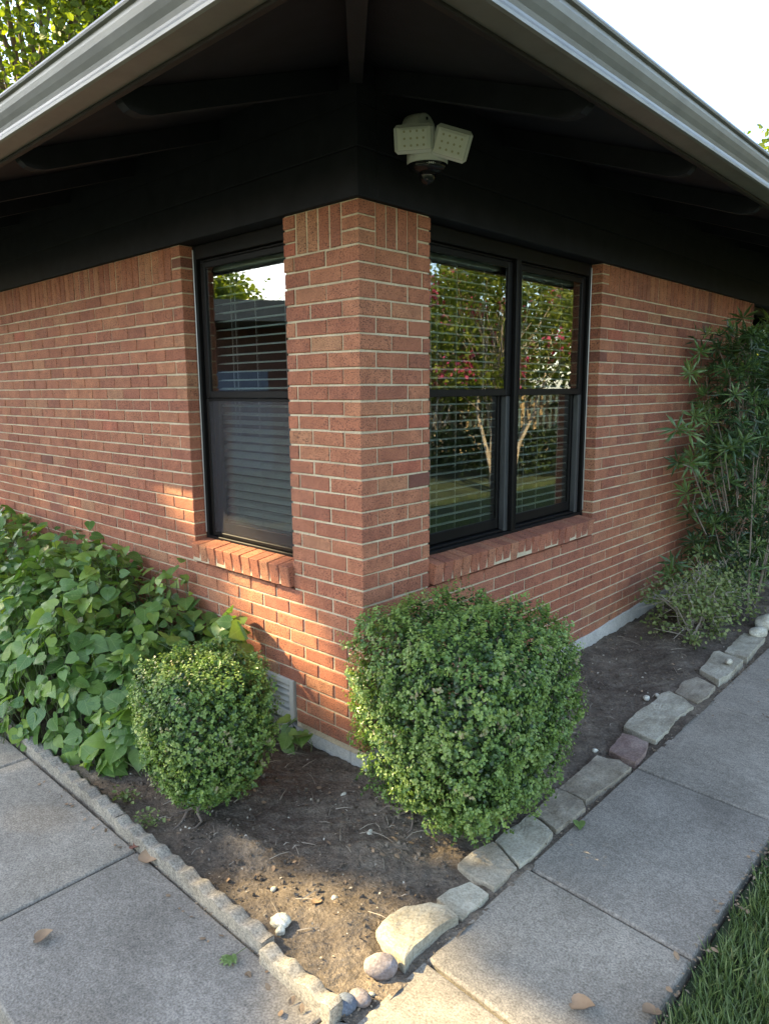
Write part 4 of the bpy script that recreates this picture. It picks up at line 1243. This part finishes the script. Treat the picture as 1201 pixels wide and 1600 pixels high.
def whorl_shrub():
    rg = np.random.default_rng(41)
    t = thing('whorled_shrub', 'tall dark evergreen shrub with starry whorls of narrow leaves against the right wall', 'shrub', (.42, 3.7, 0))
    off = Vector((.42, 3.7, 0))
    bases = [Vector((rg.uniform(.22, .62), rg.uniform(3.35, 4.3), 0)) for _ in range(9)]
    st = MB(); n = 0
    pts = []
    # (y, z) outline of the crown seen side on, as bands of height
    bands = [(.25, 3.0, 5.0), (.55, 3.2, 5.0), (.85, 3.1, 4.9), (1.15, 2.95, 4.9), (1.4, 2.95, 4.8), (1.7, 3.05, 4.8), (1.95, 3.3, 4.9), (2.12, 3.6, 4.7)]
    for zc, y0, y1 in bands:
        k = 66 if zc < 2.0 else 30
        for _ in range(k):
            y = rg.uniform(y0, y1); x = .12 + .72 * rg.beta(1.5, 1.4)
            # rounded plan
            yc = (y0 + y1) / 2; x = .10 + (x - .10) * max(.35, 1 - ((y - yc) / ((y1 - y0) / 2)) ** 2 * .6)
            pts.append(Vector((x, y, zc + rg.uniform(-.17, .17))))
    pts += [Vector((.30, 2.62, 1.78)), Vector((.28, 2.52, 1.42)), Vector((.30, 2.66, 1.40)), Vector((.30, 2.50, 1.20)), Vector((.32, 2.68, 1.18)), Vector((.30, 2.70, .98)), Vector((.24, 2.66, .40)), Vector((.20, 2.8, .45)), Vector((.22, 2.9, .38)), Vector((.3, 2.78, 1.92)), Vector((.26, 3.0, 2.05))]
    for p in pts:
        p.y += .14
        bs = min(bases, key=lambda q: (q.xy - p.xy).length)
        out = Vector((p.x - .30, (p.y - 3.75) * .5, .42)).normalized()
        nrm = (out + Vector(rg.normal(size=3)) * .35).normalized()
        rotm = nrm.to_track_quat('Z', 'Y').to_matrix().to_4x4()
        s_ = rg.uniform(1.0, 1.5)
        place(WM[int(rg.integers(6))], 'leaf_whorl', t, Matrix.Translation(p - off) @ rotm @ Matrix.Rotation(rg.uniform(0, 6), 4, 'Z') @ Matrix.Diagonal((s_, s_, s_, 1)), float(.5 + .62 + rg.normal(0, .17)))
        if rg.random() < .22:
            m_ = p - nrm * .16 - Vector((0, 0, .06)); m_.x = max(m_.x, .06)
            st.tube([bs.lerp(m_, .75) - off, m_ - off, p - off], [.004, .004, .0025], 4)
        if rg.random() < .016:
            st.tube([bs - off, bs.lerp(p, .5) - off + Vector((0, 0, .1)), p - off], [.007, .005, .0025], 5)
    st.obj('stem', M['twig'], t, kind='stuff')
    # inner leaves filling the middle, their shade put in as darker tint
    b = MB()
    LF = ([(0, 0, 0), (.45, .07, .02), (1, 0, -.1), (.45, -.07, .02)], [(0, 3, 2), (0, 2, 1)])
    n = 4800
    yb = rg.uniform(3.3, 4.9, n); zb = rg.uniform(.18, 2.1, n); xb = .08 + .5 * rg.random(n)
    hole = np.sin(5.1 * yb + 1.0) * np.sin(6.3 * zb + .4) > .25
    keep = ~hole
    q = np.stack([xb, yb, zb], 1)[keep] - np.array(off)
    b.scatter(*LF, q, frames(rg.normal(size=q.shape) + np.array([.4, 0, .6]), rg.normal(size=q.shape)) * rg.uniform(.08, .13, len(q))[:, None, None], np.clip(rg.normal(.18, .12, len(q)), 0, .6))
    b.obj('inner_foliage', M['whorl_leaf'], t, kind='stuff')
    # two long bare canes
    b = MB(); b.tube([Vector((.45, 3.9, 0)) - off, Vector((.46, 4.1, .4)) - off, Vector((.42, 4.35, .85)) - off], [.009, .008, .005], 6); b.obj('cane', M['pale_bark'], t)
whorl_shrub()

def scraggly():
    rg = np.random.default_rng(51)
    t = thing('straggly_shrub', 'low straggly half bare shrub with small pale leaves at the foot of the right wall', 'shrub', (.36, 2.95, 0))
    st = MB(); pos = []; nr = []; ax = []; sc = []; ti = []
    for i in range(46):
        a = rg.uniform(0, 2 * math.pi); r = rg.uniform(.15, .62)
        e = np.array([.05 + .40 * math.cos(a) * r, r * math.sin(a) * 1.25, .08 + rg.uniform(.0, .50) * (1 - .4 * r)])
        s0 = np.array([rg.normal() * .05, rg.normal() * .12, 0]); m_ = s0 * .5 + e * .5 + np.array([0, 0, .06 + rg.normal() * .03])
        st.tube([s0, m_, e], [.006, .004, .002], 4)
        for k in range(4):
            e2 = m_ * .4 + e * .6 + rg.normal(size=3) * np.array([.08, .11, .07]); e2[2] = max(.02, e2[2])
            st.tube([m_ * .5 + e * .5, e2], [.0025, .0012], 3)
            if i % 7 == 0: continue
            for _ in range(22):
                pos.append(e2 + rg.normal(size=3) * np.array([.035, .045, .03])); nr.append(rg.normal(size=3) * .6 + np.array([.3, -.2, 1])); ax.append(rg.normal(size=3)); sc.append(rg.uniform(.018, .034)); ti.append(np.clip(rg.normal(.5, .22), 0, 1))
    pos = np.array(pos); pos[:, 2] = np.maximum(pos[:, 2], .01)
    pos[:, 0] = np.maximum(pos[:, 0], -.32)
    b = MB(); b.scatter(*LEAF6, pos, frames(np.array(nr), np.array(ax)) * np.array(sc)[:, None, None], np.array(ti))
    b.obj('foliage', M['pale_leaf'], t, kind='stuff'); st.obj('stem', M['pale_bark'], t, kind='stuff')
scraggly()

# dried leaves and bits
def dry_leaf(p, s, rot, label, mat=None, name='dry_leaf', curl=.35):
    v, F = heart(-curl, .5, int(s * 1e4))
    m4 = Matrix.Translation(p) @ Matrix.Rotation(rot, 4, 'Z') @ Matrix.Rotation(random.uniform(-.15, .15), 4, 'X') @ Matrix.Diagonal((s, s, s, 1))
    vv = xf(v, m4)
    vv = np.concatenate([vv, vv - np.array([0, 0, .0012])])
    n = len(v); F = F + [tuple(i + n for i in f[::-1]) for f in F]
    o = MB().add(vv, F).obj(name, mat or M['dry_leaf'], None, True)
    return tag(o, label, 'fallen leaf', 'fallen leaves lying on the walks')
dry_leaf((1.28, -.49, .012), .060, .2, 'curled brown dead leaf lying on the front walk near the grass')
dry_leaf((-.14, -.985, .012), .075, 2.0, 'large crumpled tan dead leaf against the edging block')
dry_leaf((-.27, -.965, .01), .05, .4, 'reddish brown dead leaf by the walk joint and edging', plain('red_dry_leaf', (.20, .08, .05), .8, var=.3))
dry_leaf((-.06, -1.40, .01), .05, 1.1, 'small brown dead leaf alone on the left walk')
dry_leaf((1.46, -.36, .014), .05, 4.4, 'pale curled dead leaf where the walk meets the grass')
dry_leaf((.89, .285, .012), .045, 5.3, 'fresh green leaf lying at the edge of the tan flagstone', M['heart_leaf'], 'green_leaf', -.1)
dry_leaf((.47, -.70, .018), .035, 5.0, 'ochre dead leaf on the bare soil')
sp_ = thing('green_sprig', 'wilted green sprig lying on the left walk below the edging', 'sprig', (.448, -1.03, .004), 'fallen leaves lying on the walks')
b = MB(); b.tube([(.0, .055, .004), (.005, .02, .010), (0, -.01, .006)], .0014, 4); b.obj('stem', M['green_stem'], sp_)
for k in range(6):
    v, F = heart(.2, .2, k); a = -1.6 + (k - 2.5) * .55
    b = MB().add(xf(v, Matrix.Translation((0, -.008 + .002 * k, .006 + .001 * k)) @ Matrix.Rotation(a, 4, 'Z') @ Matrix.Diagonal((.032, .022, .03, 1))), F, .15); b.obj('leaf', M['heart_leaf'], sp_)

def litter():
    rg = np.random.default_rng(61)
    b = MB(); b2 = MB(); b3 = MB()
    CH = ([(0, 0, 0), (.5, .3, .15), (1, .1, .0), (.6, -.35, .1)], [(0, 1, 2, 3)])
    def sc_(B, n, x0, x1, y0, y1, s0, s1, onsoil=True):
        x = rg.uniform(x0, x1, n); y = rg.uniform(y0, y1, n)
        z = soil_z(x, y) + .006 if onsoil else np.full(n, .004)
        nr = rg.normal(size=(n, 3)) * .35 + np.array([0, 0, 1])
        B.scatter(*CH, np.stack([x, y, z], 1), frames(nr) * rg.uniform(s0, s1, n)[:, None, None] ** 1.0, rg.random(n))
    sc_(b, 700, -.75, .70, -.89, -.04, .004, .011); sc_(b, 420, .05, .68, .0, 4.4, .004, .014)
    sc_(b2, 170, -.75, .70, -.89, -.04, .005, .014); sc_(b2, 120, .05, .68, .5, 4.4, .006, .018)
    # grit in the joints beside the walks
    for (x0, x1, y0, y1, n, s) in ((.862, .878, -.7, 3.2, 260, .012), (-1.2, .8, -.975, -.962, 150, .012), (1.455, 1.50, -.5, 1.5, 240, .02), (.80, .87, -.97, -.80, 60, .012), (.86, .90, 1.7, 2.6, 120, .014)):
        sc_(b3, n, x0, x1, y0, y1, .004, s, False)
    b.obj('soil_crumbs', plain('soil_crumbs', (.15, .12, .09), .95, var=.6), kind='stuff')
    b2.obj('pale_chips', plain('pale_chips', (.42, .37, .29), .9, var=.35), kind='stuff')
    b3.obj('joint_debris', plain('joint_debris', (.20, .15, .10), .95, var=.6), kind='stuff')
    tw = MB()
    for _ in range(110):
        x, y = (rg.uniform(-.6, .68), rg.uniform(-.86, -.05)) if rg.random() < .5 else (rg.uniform(.08, .66), rg.uniform(.4, 3.4))
        a = rg.uniform(0, 3.14); l = rg.uniform(.02, .11)
        z = float(soil_z(np.array(x), np.array(y))) + .006
        tw.tube([(x, y, z), (x + .5 * l * math.cos(a) + rg.normal() * .004, y + .5 * l * math.sin(a), z + .006), (x + l * math.cos(a), y + l * math.sin(a), z + .001)], [.0018, .0015, .0008], 3)
    tw.obj('twig_litter', plain('twig_litter', (.30, .25, .19), .9, var=.4), kind='stuff')
    cb = MB()
    CL = ([(1, 0, 0), (0, 1, 0), (-1, 0, 0), (0, -1, 0), (0, 0, .8), (0, 0, -.6)], [(0, 1, 4), (1, 2, 4), (2, 3, 4), (3, 0, 4), (1, 0, 5), (2, 1, 5), (3, 2, 5), (0, 3, 5)])
    for (n, x0, x1, y0, y1) in ((900, -.75, .72, -.90, -.04), (700, .04, .70, .0, 3.6)):
        x = rg.uniform(x0, x1, n); y = rg.uniform(y0, y1, n)
        cl_ = np.sin(7 * x + 1) * np.sin(8 * y + 2) > -.35
        x, y = x[cl_], y[cl_]; n = len(x)
        s_ = rg.gamma(2.0, .0022, n) + .0015
        cb.scatter(*CL, np.stack([x, y, soil_z(x, y) + s_ * .3 + .002], 1), frames(rg.normal(size=(n, 3))) * s_[:, None, None], rg.random(n))
    cb.obj('soil_clods', M['soil'], kind='stuff')
    LV = ([(0, 0, 0), (.3, .3, .12), (.7, .26, .05), (1, 0, .14), (.7, -.28, .1), (.3, -.3, .03)], [(0, 3, 2, 1), (0, 5, 4, 3)])
    lf = MB()
    for (n, x0, x1, y0, y1, z0) in ((46, -.7, .7, -.88, -.05, None), (60, .05, .68, .3, 3.6, None), (16, .0, .75, -1.06, -.985, .004), (26, 1.42, 1.53, -.5, 1.4, .006), (14, .90, 1.4, 1.6, 3.4, .004), (18, -1.0, -.3, -1.03, -.985, .004)):
        x = rg.uniform(x0, x1, n); y = rg.uniform(y0, y1, n)
        z = soil_z(x, y) + .007 if z0 is None else np.full(n, z0)
        lf.scatter(*LV, np.stack([x, y, z], 1), frames(rg.normal(size=(n, 3)) * .3 + np.array([0, 0, 1])) * rg.uniform(.010, .028, n)[:, None, None], rg.random(n))
    lf.obj('leaf_litter', M['dry_leaf'], kind='stuff')
    # little weeds by the edging
    for (x, y, lab) in ((-.36, -.85, 'tiny weed tuft behind the edging, nearer the small bush roots'), (-.58, -.83, 'tiny weed tuft behind the edging, nearer the heart leaved plant')):
        B = MB(); n = 70
        p = np.stack([x + rg.normal(size=n) * .03, y + rg.normal(size=n) * .022, .012 + rg.random(n) * .035], 1)
        B.scatter(*LEAF6, p, frames(rg.normal(size=(n, 3)) * .5 + np.array([0, 0, 1])) * rg.uniform(.01, .022, n)[:, None, None], np.clip(rg.normal(.4, .1, n), 0, 1))
        tag(B.obj('weed', M['pale_leaf']), lab, 'weed', 'weeds behind the edging')
litter()

def lawn():
    rg = np.random.default_rng(71)
    b = MB()
    BL_ = ([(-.03, 0, 0), (.03, 0, 0), (.022, .06, .5), (-.022, .06, .5), (0, .30, .95)], [(0, 1, 2, 3), (3, 2, 4)])
    def patch(n, x0, x1, y0, y1, h0, h1, base=-.03):
        x = rg.uniform(x0, x1, n); y = rg.uniform(y0, y1, n)
        fl = .012 * np.sin(23 * y) + .008 * np.sin(51 * y)
        keep = x > 1.497 + fl if x0 < 1.6 else np.ones(n, bool)
        x, y = x[keep], y[keep]; n = len(x)
        cl = .5 + .5 * np.sin(9 * x + 3 * np.sin(5 * y)) * np.sin(8 * y + 2)
        h = rg.uniform(h0, h1, n) * (.75 + .5 * cl)
        nr = rg.normal(size=(n, 3)) * .38; nr[:, 2] = 1
        Fm = frames(nr, rg.normal(size=(n, 3)) * np.array([1, 1, .05]))
        sx = np.stack([.085 * np.ones(n) * rg.uniform(.7, 1.3, n), h * 1.0, h], 1)
        b.scatter(*BL_, np.stack([x, y, np.full(n, base)], 1), Fm * sx[:, None, :], np.clip(rg.beta(2, 2.4, n) * .8 + .1 * cl + (rg.random(n) < .04) * .5, 0, 1))
    patch(30000, 1.46, 2.35, -1.0, 1.7, .034, .075)
    patch(14000, 2.35, 4.0, -2.5, 3.0, .06, .11)
    patch(9000, 1.5, 3.5, 1.7, 5.5, .06, .11)
    patch(15000, -4.5, 1.4, -3.4, -1.60, .05, .10, -.07)
    patch(9000, 1.62, 4.5, 5.5, 10.0, .06, .11, -.07)
    b.obj('lawn_grass', M['grass'], kind='stuff')
    # turf crumb strip below the blades
    B = MB(); nx, ny = 40, 120
    X, Y = np.meshgrid(np.linspace(1.472, 4.2, nx), np.linspace(-3, 7, ny), indexing='ij')
    Z = -.034 + .008 * np.sin(9 * X) * np.sin(7 * Y) + .004 * np.sin(31 * Y + 20 * X)
    I = np.arange(nx * ny).reshape(nx, ny)
    B.add(np.stack([X, Y, Z], 2).reshape(-1, 3), np.stack([I[:-1, :-1], I[1:, :-1], I[1:, 1:], I[:-1, 1:]], 2).reshape(-1, 4).tolist())
    B.obj('turf', M['lawn'], None, True, kind='structure')
lawn()

# ------------------------------------------------------------------ trees (in view above the eaves, and around the yard)
HOLES = []
def tree(name, label, base, crown_c, rad, n, leaf, mat, trunk_r=.18, nclump=70, seed=1, bark='bark', group='trees around the yard', stems=1, spread=.16, holes=False, shell=.55, cat='tree', dens=None):
    rg = np.random.default_rng(seed)
    base = Vector(base); cc = np.array(crown_c); rad = np.array(rad)
    t = thing(name, label, cat, base, group)
    d = rg.normal(size=(nclump, 3)); d /= np.linalg.norm(d, axis=1, keepdims=True)
    cl = cc + d * rad * (shell + (1 - shell) * rg.random((nclump, 1))) * .88
    w = MB()
    for s_ in range(stems):
        fo = Vector((rg.normal() * .12, rg.normal() * .12, 0)) * (stems > 1) * 1.5
        topv = Vector(cc) + Vector((rg.normal() * rad[0] * .3, rg.normal() * rad[1] * .3, -rad[2] * .1)) - base
        if stems == 1: topv = Vector(cc) - base + Vector((0, 0, rad[2] * .15))
        if holes: topv = Vector(cc) - base - Vector((0, 0, rad[2] * 1.0))
        mid = topv * .5 + Vector((rg.normal(), rg.normal(), 0)) * .05 * topv.length + fo
        w.tube([fo, fo.lerp(mid, .5) + Vector((rg.normal() * .03, rg.normal() * .03, 0)), mid, topv], [trunk_r * 1.15, trunk_r, trunk_r * .75, trunk_r * .25], 8)
    w.obj('trunk', M[bark], t, True)
    w = MB()
    for c in cl[: min(nclump, 14 if holes else 60)]:
        e = Vector(c) - base
        f = rg.uniform(.35, .85)
        s0 = (Vector(cc) - base) * f
        m_ = s0.lerp(e, .5) + Vector((0, 0, .06 * (e - s0).length)) + Vector(rg.normal(size=3)) * .04 * (e - s0).length
        if holes:
            sm = [np.array(s0.lerp(m_, q) if h_ == 0 else m_.lerp(e, q)) + np.array(base) for h_ in (0, 1) for q in np.linspace(0, 1, 14)]
            sv = np.array(SUNV)
            if min(np.linalg.norm((p_ - np.array(h)) - ((p_ - np.array(h)) @ sv) * sv) - r_ for p_ in sm for h, r_ in HOLES) < .16: continue
        w.tube([s0, m_, e], [trunk_r * .28, trunk_r * .17, trunk_r * .06], 5)
    w.obj('limbs', M[bark], t, True, kind='stuff')
    k = rg.integers(0, nclump, n)
    p = cl[k] + rg.normal(size=(n, 3)) * rad * spread
    if holes:
        sv = np.array(SUNV); keep = np.ones(n, bool)
        for (h, r) in HOLES:
            q = p - np.array(h); pr = q - (q @ sv)[:, None] * sv
            keep &= np.linalg.norm(pr, axis=1) > r + .2
        p = p[keep]; k = k[keep]; n = len(p)
    nr = rg.normal(size=(n, 3)) * .7 + np.array([0, 0, .7])
    ti = np.clip(.5 + .22 * rg.normal(size=nclump)[k] + .16 * rg.normal(size=n), 0, 1)
    b = MB(); b.scatter(*LEAF6, p - np.array(base), frames(nr) * (leaf * rg.uniform(.7, 1.3, n))[:, None, None], ti)
    b.obj('crown', mat, t, kind='stuff')
    return t, cl
def pol(az, d, z=0, o=None):
    o = o or CAM
    return (o.x + d * math.cos(R_(az)), o.y + d * math.sin(R_(az)), z)
# above the left eave
tree('shade_tree', 'sunlit yellow green tree rising above the left eave', pol(158, 17), pol(157, 17, 8.4), (5.2, 5.2, 3.6), 34000, .14, M['tree_leaf'], .28, 80, 81)
tree('shade_tree', 'small sunlit tree top showing past the right eave', pol(104.5, 21), pol(103.2, 21, 5.9), (2.4, 2.4, 2.1), 9000, .13, M['tree_leaf'], .2, 40, 82)

# unseen tree added to block the sun; crown holes are cut for dapples
HOLES += [((-1.33, 0, 1.14), .05), ((-1.42, 0, 1.21), .02), ((-.80, -.02, .80), .06), ((-.62, 0, .63), .12), ((-.42, 0, .53), .02), ((-.52, 0, .58), .08), ((-.78, 0, .69), .05),
          ((1.02, -.86, 0), .08), ((1.18, -1.02, 0), .12), ((.03, -.64, .03), -.06), ((.26, -.77, .03), -.02), ((.62, -.70, .03), .0), ((.77, -.60, .04), -.03),
          ((-.95, -.85, .24), -.09), ((-.30, -.66, .62), .0), ((.35, -.25, .5), .02)]
P0 = Vector((-.6, .6, 1.0))
C0 = P0 + SUNV * 22 + Vector((.757, -.653, 0)) * 1.5
tree('shade_tree', 'broad unseen tree added left of the house to shade this corner', (C0.x - 2.0, C0.y + 3.2, 0), tuple(C0), (6.4, 6.4, 4.6), 37000, .17, M['dark_leaf'], .35, 260, 83, holes=True, shell=.1, spread=.11)

# flowering multi-stem trees out front (seen mirrored in the right hand window)
def myrtle(x, y, seed, label):
    t, cl = tree('flowering_tree', label, (x, y, 0), (x, y, 2.75), (2.1, 2.1, 1.45), 9000, .07, M['tree_leaf'], .036, 60, seed, 'pale_bark', 'pink flowering trees across the front lawn', stems=6, spread=.13)
    rg = np.random.default_rng(seed + 500)
    for c in cl[:24]:
        n = 60
        q = np.array([c[0] - x, c[1] - y, c[2]]) * 1.03 + rg.normal(size=(n, 3)) * np.array([.085, .085, .12])
        b = MB(); b.scatter(*LEAF6, q, frames(rg.normal(size=(n, 3))) * rg.uniform(.05, .09, n)[:, None, None], rg.random(n))
        b.obj('blossom', M['blossom'], t, kind='stuff')
myrtle(4.6, 8.2, 91, 'pale stemmed tree with pink blossom out front, nearer one')
myrtle(7.4, 10.0, 92, 'pale stemmed tree with pink blossom out front, farther one')
myrtle(3.4, 11.6, 93, 'pale stemmed tree with pink blossom out front, closest to the front walk')
for i, (x, y, h) in enumerate(((9.5, 13.5, 4.2), (5.5, 15.5, 4.6), (13, 10, 4.2), (2.4, 17, 5), (15.5, 6, 4))):
    tree('yard_tree', ('dense dark tree behind the flowering trees', 'tall dark tree behind the picket fence', 'rounded dark tree at the far side of the lawn', 'dark tree beyond the end of the front walk', 'dark tree across the lawn from the walk')[i], (x, y, 0), (x, y, h * .6), (2.9, 2.9, h * .48), 7000, .16, M['dark_leaf'], .15, 60, 110 + i, group='dark trees across the front lawn')



# hedge added before the fence to stand for mirrored lawn shade
def hedge():
    rg = np.random.default_rng(77)
    t = thing('hedge', 'low dark hedge added to stand for lawn shade mirrored in the lower panes', 'hedge', (6.0, 9.9, 0))
    n = 9000; fa_ = R_(-40)
    u = rg.uniform(-5.6, 5.6, n); v = rg.uniform(-.35, .35, n); z = rg.uniform(.02, .92, n)
    q = np.stack([u * math.cos(fa_) - v * math.sin(fa_), u * math.sin(fa_) + v * math.cos(fa_), z], 1)
    b = MB(); b.scatter(*LEAF6, q, frames(rg.normal(size=(n, 3)) + np.array([0, 0, .5])) * rg.uniform(.07, .12, n)[:, None, None], np.clip(rg.normal(.25, .15, n), 0, 1))
    b.obj('foliage', M['dark_leaf'], t, kind='stuff')
hedge()

# picket fence beyond the lawn, mirrored in the lower panes
fe = thing('picket_fence', 'weathered wooden picket fence across the front lawn', 'fence', (8.6, 13.6, 0))
pk = MB().bbox((-.045, -.01, 0), (.045, .01, 1.5), .004).mesh('picket', M['picket_wood'])
fa = R_(-40)
for i in range(70):
    u = (i - 35) * .16
    o = place(pk, 'picket', fe, Matrix.Translation((u * math.cos(fa), u * math.sin(fa), random.uniform(-.03, .02))) @ Matrix.Rotation(fa, 4, 'Z'))
for z in (.4, 1.2):
    b = MB(); b.bbox((-5.7, .012, z), (5.6, .05, z + .08), .004); o = b.obj('rail', M['picket_wood'], fe); o.rotation_euler = (0, 0, fa)

# neighbouring house mirrored in the left window
nb = thing('neighbor_house', 'dark brick neighbouring house with porch posts beyond the side yard', 'house', (-10.8, -7.0, 0))
nb.rotation_euler = (0, 0, R_(125))
# local: front face along +x at y=0 looking to -y (towards the window)
def nbx(a, c, name, m): b = MB(); b.bbox(a, c, .01); return b.obj(name, m, nb)
nbx((-4.5, .0, -.1), (4.5, 6, 3.0), 'wall', M['neighbor_brick'])
nbx((-4.6, -.02, -.1), (-2.2, 6.02, 3.0), 'wall', M['neighbor_tan'])
nbx((-5.0, -1.6, 3.003), (5.0, 6.5, 3.40), 'roof', M['soffit_dark'])
for x in (-1.2, 1.1, 3.6): nbx((x - .11, -1.35, -.1), (x + .11, -1.13, 3.0), 'porch_post', M['neighbor_post'])
nbx((-.6, -.06, -.1), (.5, .05, 2.1), 'door', M['neighbor_post']); w_ = nbx((1.6, -.05, .9), (3.0, .05, 2.2), 'window', M['dark_void'])
tree('yard_tree', 'leafy tree standing behind the neighbouring house', (-18.9, -11.2, 0), (-18.9, -11.2, 4.0), (3.0, 3.0, 1.8), 12000, .17, M['tree_leaf'], .2, 60, 131)
